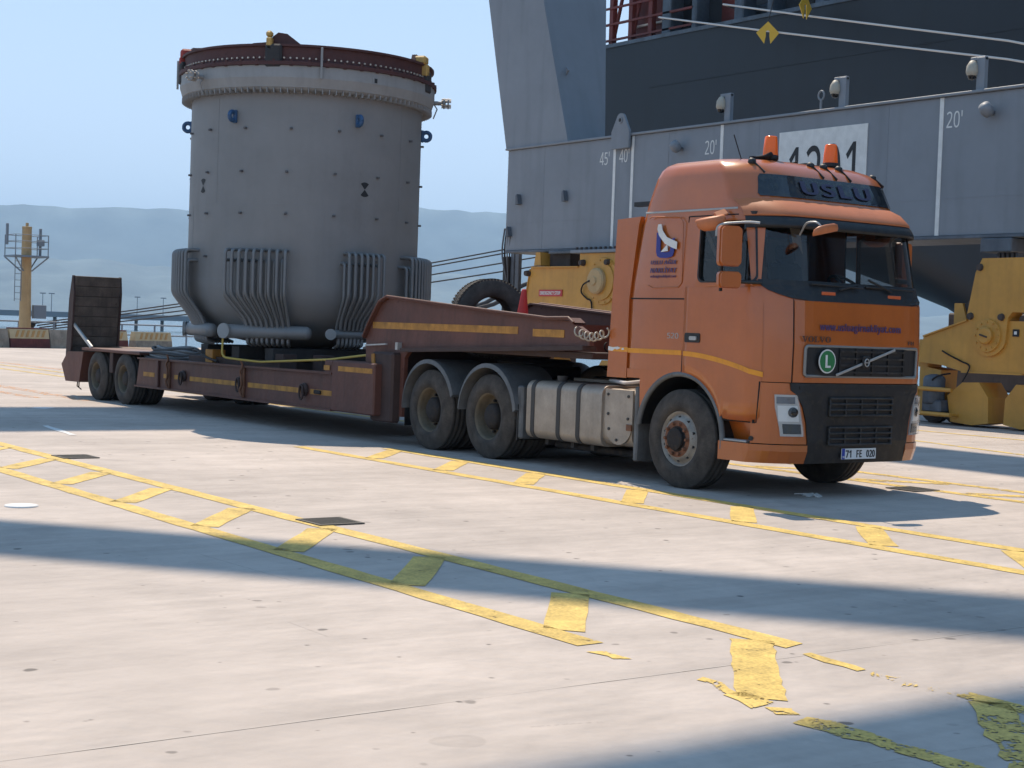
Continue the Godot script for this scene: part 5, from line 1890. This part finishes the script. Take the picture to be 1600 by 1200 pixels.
# ---------------------------------------------------------------- lowbed trailer
func build_trailer() -> void:
	var t := node("lowbed_trailer", self, Vector3(-11, 0, 0))
	t.position = Vector3.ZERO
	tag(t, "rusty brown lowbed trailer with a swan neck and raised rear ramps", "trailer")
	var s := S()
	for sd in [1.0, -1.0]:
		# swan neck cheek plates
		var zc: float = 1.22 * sd
		s = S()
		var prof := [Vector2(-6.62, 1.12), Vector2(-6.62, 1.43), Vector2(-6.5, 1.6), Vector2(-6.36, 1.76), Vector2(-6.2, 1.93), Vector2(-6.0, 2.0), Vector2(-4.3, 1.885), Vector2(-2.98, 1.8), Vector2(-2.32, 1.77), Vector2(-1.9, 1.755), Vector2(-1.78, 1.7), Vector2(-1.6, 1.62), Vector2(-1.55, 1.48), Vector2(-2.0, 1.44), Vector2(-3.64, 1.37), Vector2(-5.45, 1.31), Vector2(-5.58, 1.2), Vector2(-5.61, 0.39), Vector2(-6.09, 0.37), Vector2(-6.33, 0.6)]
		prism(s, prof, zc - 0.03, zc + 0.03)
		put("neck_cheek", s, M.trailer_brown, t)
		# top flange follows the outline
		s = S()
		var fl := [Vector2(-6.62, 1.43), Vector2(-6.5, 1.6), Vector2(-6.36, 1.76), Vector2(-6.2, 1.93), Vector2(-6.0, 2.0), Vector2(-4.3, 1.885), Vector2(-2.98, 1.8), Vector2(-2.32, 1.77), Vector2(-1.9, 1.755), Vector2(-1.8, 1.705)]
		var ra := []
		var rb := []
		var rc := []
		var rd := []
		for p in fl:
			var wob: float = 0.012 * sin(p.x * 9.0) if p.x > -2.6 else 0.0
			ra.append(Vector3(p.x, p.y + 0.003 + wob, zc - 0.09)); rb.append(Vector3(p.x, p.y + 0.003 + wob, zc + 0.09))
			rc.append(Vector3(p.x, p.y + 0.028 + wob, zc - 0.09)); rd.append(Vector3(p.x, p.y + 0.028 + wob, zc + 0.09))
		sheet(s, [rd, rc], false, -1); sheet(s, [ra, rb], false, -1); sheet(s, [rb, rd], false, -1); sheet(s, [rc, ra], false, -1)
		var lip := []
		for p in rd: lip.append(p + Vector3(0, 0, 0.0))
		tube(s, lip if sd > 0 else rc, 0.017, 8)
		put("neck_flange", s, M.trailer_brown, t)
		s = S()
		bar(s, Vector3(-5.6, 1.3, zc), Vector3(-1.6, 1.45, zc), 0.05, 0.2)
		put("lower_flange", s, M.trailer_dark, t)
		for q in [[-6.44, -2.97, 1.625], [-2.66, -2.04, 1.605]]:
			s = S()
			var zz: float = zc + 0.032 * sd
			prism(s, [Vector2(q[0], q[2] - 0.045), Vector2(q[1], q[2] - 0.045), Vector2(q[1], q[2] + 0.045), Vector2(q[0], q[2] + 0.045)], zz - 0.002, zz + 0.004)
			put("stripe", s, M.stripe_ochre, t)
		# leg between neck and bed
		s = S()
		bb(s, -6.25, -5.68, 0.3, 1.26, minf(zc, zc + 0.16 * sd), maxf(zc, zc + 0.16 * sd), 0.03)
		put("neck_leg", s, M.trailer_dark, t)
		s = S()
		box(s, Vector3(-6.16, 1.06, zc + 0.17 * sd), Vector3(0.07, 0.34, 0.02), 0.0, Basis(Vector3.BACK, 0.14))
		put("reflector", s, M.stripe_ochre, t)
		s = S()
		bar(s, Vector3(-6.55, 1.34, zc + 0.08 * sd), Vector3(-5.95, 1.37, zc + 0.1 * sd), 0.02, 0.03)
		bb(s, -5.72, -5.66, 1.3, 1.4, minf(zc, zc + 0.1 * sd), maxf(zc, zc + 0.1 * sd))
		put("latch_rod", s, M.silver, t)
		# front block of the bed
		s = S()
		bb(s, -7.14, -5.95, 0.38, 1.1, minf(1.1 * sd, 1.5 * sd), maxf(1.1 * sd, 1.5 * sd), 0.02)
		bb(s, -7.38, -7.14, 0.9, 1.1, minf(1.1 * sd, 1.49 * sd), maxf(1.1 * sd, 1.49 * sd), 0.02)
		put("front_block", s, M.trailer_brown, t)
		for q in [[-6.95, -6.0, 0.99], [-7.37, -7.2, 0.99]]:
			s = S()
			bb(s, q[0], q[1], q[2] - 0.035, q[2] + 0.035, 1.5 * sd - 0.001, 1.5 * sd + 0.004 * sd)
			put("stripe", s, M.stripe_ochre, t)
		# side rail: channel with flanges and stakes
		s = S()
		prism(s, [Vector2(-14.42, 0.38), Vector2(-7.15, 0.39), Vector2(-7.15, 0.9), Vector2(-14.3, 0.86)], 1.44 * sd - 0.015, 1.44 * sd + 0.015)
		put("side_rail", s, M.trailer_brown, t)
		s = S()
		bar(s, Vector3(-14.3, 0.875, 1.42 * sd), Vector3(-7.15, 0.912, 1.42 * sd), 0.03, 0.16)
		bar(s, Vector3(-14.42, 0.375, 1.42 * sd), Vector3(-7.15, 0.385, 1.42 * sd), 0.03, 0.16)
		put("rail_flange", s, M.trailer_brown, t)
		for q in [[-14.1, -13.6], [-13.2, -13.0], [-12.75, -12.5], [-12.1, -10.25], [-9.9, -8.15], [-7.85, -7.2]]:
			s = S()
			var zz: float = 1.456 * sd
			var u0: float = (q[0] + 14.3) / 7.1 * 0.02
			bar(s, Vector3(q[0], 0.60 + u0, zz), Vector3(q[1], 0.60 + (q[1] + 14.3) / 7.1 * 0.02, zz), 0.075, 0.006)
			put("stripe", s, M.stripe_ochre, t)
		for q in [[-13.4, 0], [-12.92, 1], [-10.02, 1]]:
			s = S()
			bb(s, q[0] - 0.035, q[0] + 0.035, 0.4, 0.87, minf(1.456 * sd, 1.5 * sd), maxf(1.456 * sd, 1.5 * sd), 0.01)
			put("stake", s, M.trailer_brown if q[1] == 0 else M.hub_rust, t)
			if q[1]:
				s = S()
				var ch := []
				for k in 12: ch.append(Vector3(q[0] + 0.03 * sin(k * 1.2), 0.98 - k * 0.05, 1.52 * sd + 0.01 * cos(k * 2.0)))
				tube(s, ch, 0.018, 6)
				put("chain", s, M.hub_rust, t)
		for x in [-12.33, -10.12, -7.99]:
			s = S()
			lathe(s, [Vector2(0.09, 0), Vector2(0.1, 0.03), Vector2(0.05, 0.06), Vector2(0, 0.06)], Vector3(x, 0.64, 1.455 * sd), Basis(Vector3.RIGHT, PI / 2 * sd), 14)
			var rg := []
			for k in 15: rg.append(Vector3(x + 0.06 * cos(TAU * k / 14), 0.6 + 0.11 * sin(TAU * k / 14), 1.53 * sd))
			tube(s, rg, 0.016, 6, false)
			put("tie_ring", s, M.trailer_dark, t)
		s = S()
		box(s, Vector3(-7.6, 0.62, 1.47 * sd), Vector3(0.2, 0.06, 0.03), 0.01)
		put("side_lamp", s, M.chassis, t)
		# rear wheels, fender plate and rear cross member
		for x in [-15.0, -16.36]:
			wheel(t, Vector3(x, 0.465, 1.47 * sd), "rear", 0.465, 0.3, sd)
			wheel(t, Vector3(x, 0.465, 1.13 * sd), "rear", 0.465, 0.3, sd)
		s = S()
		bb(s, -17.1, -14.2, 0.93, 0.985, minf(0.6 * sd, 1.5 * sd), maxf(0.6 * sd, 1.5 * sd), 0.01)
		put("wheel_cover", s, M.trailer_brown, t)
		s = S()
		bb(s, -15.76, -15.6, 0.55, 0.93, minf(0.9 * sd, 1.45 * sd), maxf(0.9 * sd, 1.45 * sd), 0.01)
		put("cover_bracket", s, M.trailer_dark, t)
		s = S()
		prism(s, [Vector2(-18.25, 0.62), Vector2(-18.0, 0.29), Vector2(-17.25, 0.3), Vector2(-17.05, 0.9), Vector2(-17.9, 0.88)], minf(0.9 * sd, 1.48 * sd), maxf(0.9 * sd, 1.48 * sd))
		put("tail_block", s, M.trailer_brown, t)
		s = S()
		tube(s, [Vector3(-17.8, 0.3, 1.3 * sd), Vector3(-17.78, 0.2, 1.32 * sd), Vector3(-17.6, 0.14, 1.3 * sd)], 0.012, 5)
		tube(s, [Vector3(-17.86, 0.3, 1.25 * sd), Vector3(-17.9, 0.16, 1.24 * sd)], 0.012, 5)
		put("loose_wire", s, M.seam, t)
		s = S()
		cyl(s, Vector3(-18.2, 0.66, 1.2 * sd), Vector3(-18.42, 0.66, 1.2 * sd), 0.035, 0.05, 8)
		put("tail_lamp", s, M.trailer_dark, t)
		# standing ramp of planks between two rails
		if sd < 0: continue
		var rp := node("loading_ramp", t, Vector3(-18.05, 0.72, 0.93 * sd))
		rp.rotation = Vector3(0, 0, -0.10)
		for zz in [-0.48, 0.48]:
			s = S()
			prism(s, [Vector2(-0.12, -0.15), Vector2(0.1, -0.15), Vector2(0.14, 0.3), Vector2(0.12, 1.35), Vector2(0.04, 1.68), Vector2(-0.02, 1.68), Vector2(-0.12, 1.2)], zz - 0.02, zz + 0.02)
			put("ramp_rail", s, M.trailer_dark, rp)
		s = S()
		bb(s, -0.01, 0.018, -0.12, 1.66, -0.46, 0.46)
		put("ramp_back", s, M.trailer_dark, rp)
		for k in 9:
			s = S()
			bb(s, 0.02, 0.1, -0.12 + k * 0.2, 0.074 + k * 0.2, -0.46, 0.46, 0.006)
			put("plank", s, M.ramp_wood, rp)
		s = S()
		bar(s, Vector3(-18.15, 1.52, 1.36 * sd), Vector3(-16.75, 0.98, 1.42 * sd), 0.07, 0.05, 0.01)
		put("ramp_strut", s, M.silver, t)
	# middle pieces of the neck and bed
	s = S()
	bb(s, -5.9, -1.6, 1.32, 1.4, -1.18, 1.18, 0.01)
	bb(s, -6.5, -5.7, 0.45, 1.5, -1.18, 1.18, 0.02)
	put("neck_floor", s, M.trailer_dark, t)
	for x in [-4.9, -3.4, -2.2]:
		s = S()
		bb(s, x - 0.06, x + 0.06, 1.4, 1.72, -1.18, 1.18)
		put("neck_crossbar", s, M.trailer_brown, t)
	s = S()
	bar(s, Vector3(-3.9, 1.78, 0.3), Vector3(-2.3, 1.62, 0.9), 0.03, 0.5)
	put("neck_plate", s, M.trailer_brown, t)
	for k in 18:
		s = S()
		bb(s, -14.2 + k * 0.4, -13.815 + k * 0.4, 0.55, 0.62, -1.4, 1.4, 0.008)
		put("floor_plank", s, M.ramp_wood, t)
	for zz in [0.55, -0.55]:
		s = S()
		bb(s, -17.2, -6.0, 0.36, 0.72, zz - 0.1, zz + 0.1, 0.01)
		put("main_beam", s, M.trailer_dark, t)
	for k in 9:
		s = S()
		bb(s, -18.0 + k * 0.42, -17.59 + k * 0.42, 0.92, 0.99, -0.6, 0.6, 0.008)
		put("deck_plank", s, M.deck_wood, t)
	s = S()
	for x in [-15.0, -16.36]: cyl(s, Vector3(x, 0.465, -1.3), Vector3(x, 0.465, 1.3), 0.08, -1, 10)
	put("axle", s, M.chassis, t)
	s = S()
	tube(s, [Vector3(-6.4, 0.42, 0.95), Vector3(-5.0, 0.33, 0.3)], 0.05, 8)
	put("landing_strut", s, M.steel_blue, t)

	# things carried by the trailer
	var w := node("spare_tyre", self, Vector3(-4.98, 1.77, 0.3))
	tag(w, "bare black tyre standing upright across the trailer's swan neck", "tyre")
	var b := Basis(Vector3.UP, 1.33) * Basis(Vector3.RIGHT, PI / 2)
	s = S()
	var prof := []
	for q in [Vector2(0.29, 0.02), Vector2(0.3, 0.0), Vector2(0.36, -0.02), Vector2(0.43, -0.012), Vector2(0.475, 0.005), Vector2(0.505, 0.012), Vector2(0.524, 0.03)]: prof.append(Vector2(q.x, 0.15 - q.y))
	for q in [[0.532, 0.08], [0.519, 0.075], [0.519, 0.065], [0.534, 0.06], [0.534, 0.01], [0.519, 0.005], [0.519, -0.005], [0.534, -0.01], [0.534, -0.06], [0.519, -0.065], [0.519, -0.075], [0.532, -0.08]]: prof.append(Vector2(q[0], q[1]))
	for i in range(6, -1, -1): prof.append(Vector2(prof[i].x, -prof[i].y))
	prof += [Vector2(0.31, -0.1), Vector2(0.49, -0.08), Vector2(0.5, 0.08), Vector2(0.31, 0.1), Vector2(0.29, 0.13)]
	prof.reverse()
	lathe(s, prof, Vector3.ZERO, b, 60)
	put("casing", s, M.tyre, w)
	for row in 2:
		s = S()
		for k in 70:
			var a := TAU * (k + 0.5 * row) / 70
			var d := Vector3(cos(a), 0, -sin(a))
			var zz := 0.105 if row == 0 else -0.105
			box(s, b * (d * 0.53 + Vector3(0, zz, 0)), Vector3(0.022, 0.05, 0.03), 0.0, b * Basis(d, Vector3.UP, d.cross(Vector3.UP)))
		var tr := put("tread_blocks", s, M.tyre, w)
		tr.set_meta("kind", "stuff")
	var c := node("traffic_cone", self, Vector3(-3.9, 1.74, 0.52))
	tag(c, "small worn red traffic cone standing on the swan neck beside the spare tyre", "traffic cone")
	s = S()
	lathe(s, [Vector2(0.085, 0.02), Vector2(0.032, 0.4), Vector2(0.024, 0.42), Vector2(0, 0.42)], Vector3.ZERO, Basis(Vector3.BACK, -0.05), 20)
	put("cone", s, M.cone_red, c)
	s = S()
	bb(s, -0.13, 0.13, 0, 0.025, -0.13, 0.13, 0.01)
	put("base", s, M.cone_red, c)
	var co := node("hose_coil", self, Vector3(-13.65, 0.87, 1.02))
	tag(co, "grey hoses coiled in loose loops on the trailer bed ahead of the rear wheels", "hose")
	for k in 8:
		s = S()
		var pts := []
		var rx := 1.0 - 0.05 * k + rng.randf_range(-0.05, 0.05)
		var rz := 0.36 - 0.012 * k
		for i in 41:
			var a := TAU * i / 40
			pts.append(Vector3(rx * cos(a) + 0.05 * sin(k * 3.0), 0.03 + 0.026 * k + 0.018 * sin(a * 3 + k), rz * sin(a) + 0.03 * cos(k * 2.0)))
		tube(s, pts, 0.026, 7, false)
		put("loop", s, M.hose_grey if k % 3 else M.rope_dark, co)
	s = S()
	tube(s, curve([Vector3(0.9, 0.2, 0.1), Vector3(1.5, 0.22, 0.3), Vector3(1.9, 0.12, 0.32), Vector3(2.3, 0.06, 0.3)]), 0.02, 6)
	put("tail", s, M.rope_dark, co)

# ---------------------------------------------------------------- the vessel
const VC := Vector3(-10.92, 0, 0)
func vp(deg: float, r: float, y: float) -> Vector3:        # 0 degrees faces the camera, positive to the right
	var n := Vector3(-0.8833, 0, -0.4687)
	var rt := Vector3(0.4687, 0, -0.8833)
	var a := deg_to_rad(deg)
	return Vector3(0, y, 0) + (-n * cos(a) + rt * sin(a)) * r

func vbasis(deg: float) -> Basis:                             # x tangential, y up, z outward
	var z := vp(deg, 1, 0)
	return Basis(Vector3.UP.cross(z), Vector3.UP, z)

func build_vessel() -> void:
	var v := node("steel_vessel", self, VC)
	tag(v, "tall grey cylindrical steel furnace vessel with pipe coils standing on the trailer", "vessel")
	var s := S()
	var prof := [Vector2(0, 1.2), Vector2(0.6, 1.22), Vector2(1.1, 1.32), Vector2(1.5, 1.52), Vector2(1.75, 1.78), Vector2(1.86, 2.0), Vector2(1.9, 2.2), Vector2(1.9, 5.19)]
	lathe(s, prof, Vector3.ZERO, Basis(), 96)
	put("shell", s, M.vessel_grey, v)
	for y in [2.26, 3.45]:
		s = S()
		lathe(s, [Vector2(1.897, y - 0.01), Vector2(1.903, y), Vector2(1.897, y + 0.01)], Vector3.ZERO, Basis(), 96)
		put("weld_seam", s, M.vessel_grey, v)
	for q in [[9.0, 2.27, 3.44], [-47.0, 3.46, 5.16], [52.0, 3.46, 5.16], [-70.0, 2.27, 3.44]]:
		s = S()
		box(s, vp(q[0], 1.9, (q[1] + q[2]) / 2), Vector3(0.014, q[2] - q[1], 0.006), 0.0, vbasis(q[0]))
		put("weld_seam", s, M.vessel_grey, v)
	s = S()
	lathe(s, [Vector2(1.9, 5.17), Vector2(2.02, 5.2), Vector2(2.06, 5.24), Vector2(2.06, 5.25), Vector2(2.1, 5.38), Vector2(2.1, 5.56), Vector2(1.9, 5.56)], Vector3.ZERO, Basis(), 96, false, true)
	put("collar", s, M.vessel_band, v)
	s = S()
	for k in 120:
		var a := k * 3.0
		box(s, vp(a, 1.99, 5.185), Vector3(0.012, 0.07, 0.15), 0.0, vbasis(a))
	put("collar_ribs", s, M.vessel_band, v).set_meta("kind", "stuff")
	s = S()
	lathe(s, [Vector2(1.9, 5.562), Vector2(2.13, 5.564), Vector2(2.13, 5.62), Vector2(2.06, 5.63), Vector2(2.04, 5.66), Vector2(2.04, 5.85), Vector2(2.08, 5.855), Vector2(2.08, 5.89), Vector2(1.9, 5.9), Vector2(1.8, 5.75), Vector2(0, 5.73)], Vector3.ZERO, Basis(), 96, false, true)
	put("lid_ring", s, M.vessel_lid, v)
	s = S()
	for k in 132:
		var a := k * 360.0 / 132.0
		cyl(s, vp(a, 2.02, 5.68), vp(a, 2.065, 5.68), 0.015, -1, 6)
	put("lid_bolts", s, M.bolt, v).set_meta("kind", "stuff")
	for k in 48:
		s = S()
		cyl(s, vp(k * 7.5, 2.1, 5.55), vp(k * 7.5, 2.1, 5.65), 0.03, -1, 6)
		put("flange_nut", s, M.vessel_lid, v)
	# lid brackets and clamps
	for q in [[-14.0, 0.0], [-80.0, 1.0], [68.0, 2.0], [155.0, 3.0]]:
		var b := vbasis(q[0])
		var g := node("lid_bracket", v, vp(q[0], 1.9, 5.875))
		s = S()
		if q[1] == 0.0:
			prism(s, [Vector2(-0.42, 0.0), Vector2(0.36, 0), Vector2(0.34, 0.03), Vector2(0.12, 0.19), Vector2(-0.02, 0.21), Vector2(-0.1, 0.15), Vector2(-0.18, 0.06), Vector2(-0.42, 0.04)], -0.04, 0.04, Transform3D(b, Vector3.ZERO))
		else:
			prism(s, [Vector2(-0.3, 0.0), Vector2(0.3, 0), Vector2(0.22, 0.12), Vector2(-0.2, 0.16)], -0.04, 0.04, Transform3D(b, Vector3.ZERO))
		put("plate", s, M.vessel_lid, g)
		if q[1] != 3.0:
			s = S()
			var up := 0.13 if q[1] == 0.0 else 0.03
			box(s, b * Vector3(-0.14, up + 0.04, 0.1), Vector3(0.1, 0.1, 0.12) if q[1] == 0.0 else Vector3(0.2, 0.14, 0.2), 0.03, b)
			box(s, b * Vector3(-0.12, up - 0.12, 0.16), Vector3(0.09 if q[1] == 0.0 else 0.14, 0.2, 0.12), 0.02, b)
			put("clamp", s, [M.clamp_yellow, M.clamp_red, M.clamp_yellow][int(q[1])], g)
			s = S()
			box(s, b * Vector3(-0.05, up - 0.3, 0.17), Vector3(0.26, 0.36, 0.1), 0.03, b)
			put("latch", s, M.vessel_dark, g)
	for q in [[-110.0, 0.25], [125.0, 0.2], [-150.0, 0.22]]:
		s = S()
		box(s, vp(q[0], 1.7, 5.95), Vector3(0.9, 0.3, 0.05), 0.0, vbasis(q[0]))
		box(s, vp(q[0], 1.7, 6.1), Vector3(0.9, 0.04, 0.25), 0.0, vbasis(q[0]))
		put("lid_beam", s, M.vessel_lid, v)
	# lifting eyes all round
	for k in 6:
		var a := 24.0 + 60.0 * k
		var b := vbasis(a)
		var g := node("lifting_eye", v, vp(a, 1.9, 4.8))
		s = S()
		var o := []
		for i in 25: o.append(b * Vector3(0, 0.068 * sin(TAU * i / 24), 0.085 + 0.068 * cos(TAU * i / 24)))
		tube(s, o, 0.034, 10, false)
		box(s, b * Vector3(0, 0, 0.02), Vector3(0.07, 0.2, 0.05), 0.01, b)
		put("eye", s, M.lug_blue, g)
	# studs in rings
	for y in [4.62, 3.95, 3.3, 2.62]:
		for k in 16:
			var a := -9.0 + k * 22.5 + (1.5 if y > 4 else 0.0)
			if y < 3 and k % 2: continue
			s = S()
			box(s, vp(a, 1.925, y), Vector3(0.038, 0.032, 0.055), 0.005, vbasis(a))
			put("stud", s, M.stud_grey, v)
	# black survey marks
	for a in [29.0, -58.5, 119.0, -148.0]:
		s = S()
		for sgn in [1.0, -1.0]:
			var fan := []
			for i in 7:
				var t := deg_to_rad(lerpf(50, 130, i / 6.0))
				fan.append(vp(a + rad_to_deg(0.115 * cos(t) / 1.9), 1.904, 3.745 + sgn * 0.115 * sin(t)))
			face(s, [vp(a, 1.904, 3.745)] + fan, Vector3.ZERO)
		put("survey_mark", s, M.black_paint, v)
	# upright rods, tag, nozzles on the collar
	for q in [[5.0, 5.37, 5.85, 0.035], [-84.0, 5.36, 5.82, 0.06], [170.0, 5.37, 5.85, 0.035]]:
		s = S()
		box(s, vp(q[0], 2.14, (q[1] + q[2]) / 2), Vector3(q[3], q[2] - q[1], 0.035), 0.005, vbasis(q[0]))
		put("upright_bar", s, M.vessel_band, v)
	s = S()
	box(s, vp(29.5, 2.102, 5.43), Vector3(0.12, 0.11, 0.008), 0.0, vbasis(29.5))
	put("tag_plate", s, M.vessel_band, v)
	s = S()
	box(s, vp(29.5, 2.107, 5.43), Vector3(0.05, 0.07, 0.004), 0.0, vbasis(29.5))
	put("tag_print", s, M.black_paint, v)
	for q in [[-52.0, 5.42], [84.0, 5.36]]:
		var g := node("nozzle", v, vp(q[0], 2.05, q[1]))
		var d := vp(q[0], 1, 0)
		s = S()
		cyl(s, Vector3.ZERO, d * 0.24, 0.035, -1, 10)
		put("pipe", s, M.vessel_band, g)
		s = S()
		for r in [0.2, 0.27]: cyl(s, d * r, d * (r + 0.025), 0.09, -1, 16)
		put("flange", s, M.vessel_band, g)
		for k in 6:
			s = S()
			var f := frame_of(d) * Vector3(cos(TAU * k / 6), 0, sin(TAU * k / 6)) * 0.068
			cyl(s, d * 0.17 + f, d * 0.33 + f, 0.012, -1, 6)
			put("bolt", s, M.bolt, g)
		s = S()
		tube(s, [Vector3.ZERO + d * 0.03, d * 0.1 + Vector3(0, -0.1, 0), d * 0.04 + Vector3(0, -0.26, 0)], 0.012, 5)
		put("drain_tube", s, M.vessel_band, g)
	# pipe coils
	var groups := [[-21.0, 13.5, 3.3, 9], [28.0, 8.5, -1.5, 7], [-74.0, 13.0, 3.0, 9], [68.0, 13.0, -4.0, 9], [118.0, 13.0, 0.0, 9], [166.0, 13.0, 0.0, 9], [-122.0, 13.0, 0.0, 9]]
	for g in groups:
		var pc := node("pipe_coil", v)
		var nn: int = g[3]
		for k in nn:
			var u := lerpf(-1, 1, k / float(nn - 1))
			var a: float = g[0] + u * g[1]
			var am: float = g[0] + g[2] + u * g[1] * 0.82
			s = S()
			tube(s, bent([vp(a, 1.86, 2.72), vp(a, 2.13, 2.72), vp(a, 2.13, 2.04), vp(am, 1.84, 1.66), vp(am + 0.5, 1.78, 1.52)], 0.07), 0.027, 8)
			put("front_tube", s, M.vessel_pipe, pc)
			if k < nn - 1 or true:
				var a2: float = a - g[1] / (nn - 1)
				var am2: float = am - g[1] * 0.82 / (nn - 1)
				s = S()
				tube(s, bent([vp(a2, 1.86, 2.56), vp(a2, 2.06, 2.56), vp(a2, 2.06, 2.0), vp(am2, 1.76, 1.6), vp(am2, 1.7, 1.45)], 0.06), 0.026, 8)
				put("rear_tube", s, M.vessel_pipe, pc)
			s = S()
			tube(s, bent([vp(am, 1.74, 1.4), vp(am, 1.74, 1.28), vp(am, 1.6, 1.24)], 0.04), 0.028, 7)
			put("outlet_stub", s, M.vessel_pipe, pc)
		# straight header under the coil
		var hr: float = 0.108 if g[1] > 10 else 0.075
		var ca: float = g[0] + g[2]
		var b := vbasis(ca)
		var half: float = 0.66 if g[1] > 10 else 0.36
		var mid := vp(ca, 1.72, 1.45)
		s = S()
		lathe(s, [Vector2(0, -0.05), Vector2(hr * 0.7, -0.04), Vector2(hr, 0.02), Vector2(hr, half * 2 - 0.02), Vector2(hr * 0.7, half * 2 + 0.04), Vector2(0, half * 2 + 0.05)], mid - b.x * half, Basis(b.y, b.x, -b.z), 24)
		put("header_pipe", s, M.vessel_pipe, pc)
		s = S()
		var cp := mid - b.x * (half + 0.02) + b.z * 0.06
		lathe(s, [Vector2(hr + 0.012, 0), Vector2(hr + 0.012, 0.05), Vector2(0.02, 0.055), Vector2(0.0, 0.055)], cp, Basis(Vector3.RIGHT, PI / 2).rotated(Vector3.UP, atan2(b.z.x, b.z.z) - 0.35), 24, false, true)
		put("end_cap", s, M.vessel_band, pc)
	# yellow hose from the header end
	var hb := vp(-40.0, 1.9, 1.36)
	s = S()
	tube(s, bent([hb, hb + Vector3(0.02, -0.33, 0.02), Vector3(1.2, 0.98, 1.35), Vector3(3.4, 1.1, 1.32), Vector3(4.3, 1.2, 1.2)], 0.1), 0.018, 7)
	put("yellow_hose", s, M.hose_yellow, v)
	# cradle
	for zz in [-1.15, -0.4, 0.4, 1.15]:
		s = S()
		bb(s, -1.7, 1.7, 0.62, 1.0, zz - 0.11, zz + 0.11, 0.01)
		put("cradle_beam", s, M.trailer_dark, v)
	for xx in [-1.2, 0.0, 1.2]:
		s = S()
		bb(s, xx - 0.14, xx + 0.14, 1.0, 1.2, -1.2, 1.2, 0.01)
		put("cradle_crossbeam", s, M.vessel_dark, v)
	for q in [[-0.75, 1.2, 0], [-1.5, 0.9, 1], [1.5, 1.05, 0], [1.9, 0.6, 0]]:
		s = S()
		bb(s, q[0] - 0.14, q[0] + 0.14, 0.62, 1.12, q[1] - 0.12, q[1] + 0.12, 0.01)
		put("chock", s, M.stripe_ochre if q[2] == 0 and q[0] < 0 else M.trailer_dark, v)

# ---------------------------------------------------------------- the scene
func _ready() -> void:
	rng.seed = 20240611
	var cam := Camera3D.new()
	cam.name = "camera"
	cam.fov = 27.471
	cam.near = 0.1
	cam.far = 30000.0
	cam.transform = Transform3D(Basis(Vector3(0.58120627, 0.03534095, -0.81298849), Vector3(-0.04945887, 0.99874366, 0.0080576), Vector3(0.81225186, 0.03552636, 0.582224)).orthonormalized(), Vector3(12.588, 1.6496, 12.466))
	add_child(cam)
	cam.current = true
	var env := Environment.new()
	env.background_mode = Environment.BG_SKY
	var sky := Sky.new()
	var sm := ProceduralSkyMaterial.new()
	sm.sky_top_color = rgb(112, 152, 194)
	sm.sky_energy_multiplier = 1.14
	sm.sky_horizon_color = rgb(218, 232, 246)
	sm.sky_curve = 0.16
	sm.ground_horizon_color = rgb(190, 208, 224)
	sm.ground_bottom_color = rgb(120, 130, 140)
	sm.ground_curve = 0.1
	sm.sun_angle_max = 25.0
	sky.sky_material = sm
	env.sky = sky
	env.tonemap_mode = Environment.TONE_MAPPER_LINEAR
	env.tonemap_exposure = 1.28
	env.sdfgi_enabled = true
	env.ssao_enabled = true
	env.ssil_enabled = true
	env.fog_enabled = true
	env.fog_light_color = Color(0.74, 0.88, 1.0)
	env.fog_density = 0.00017
	var we := WorldEnvironment.new()
	we.name = "world"
	we.environment = env
	add_child(we)
	var sun := DirectionalLight3D.new()
	sun.name = "sun"
	sun.light_energy = 1.58
	sun.light_color = Color(1.0, 0.94, 0.86)
	sun.light_angular_distance = 0.4
	sun.shadow_enabled = true
	add_child(sun)
	sun.look_at_from_position(Vector3.ZERO, Vector3(0.6, -1.0, 0.19), Vector3.UP)
	make_materials()
	build_ground()
	build_markings()
	build_drains()
	build_ship()
	build_crane()
	build_quayside()
	build_vessel()
	build_trailer()
	build_truck()
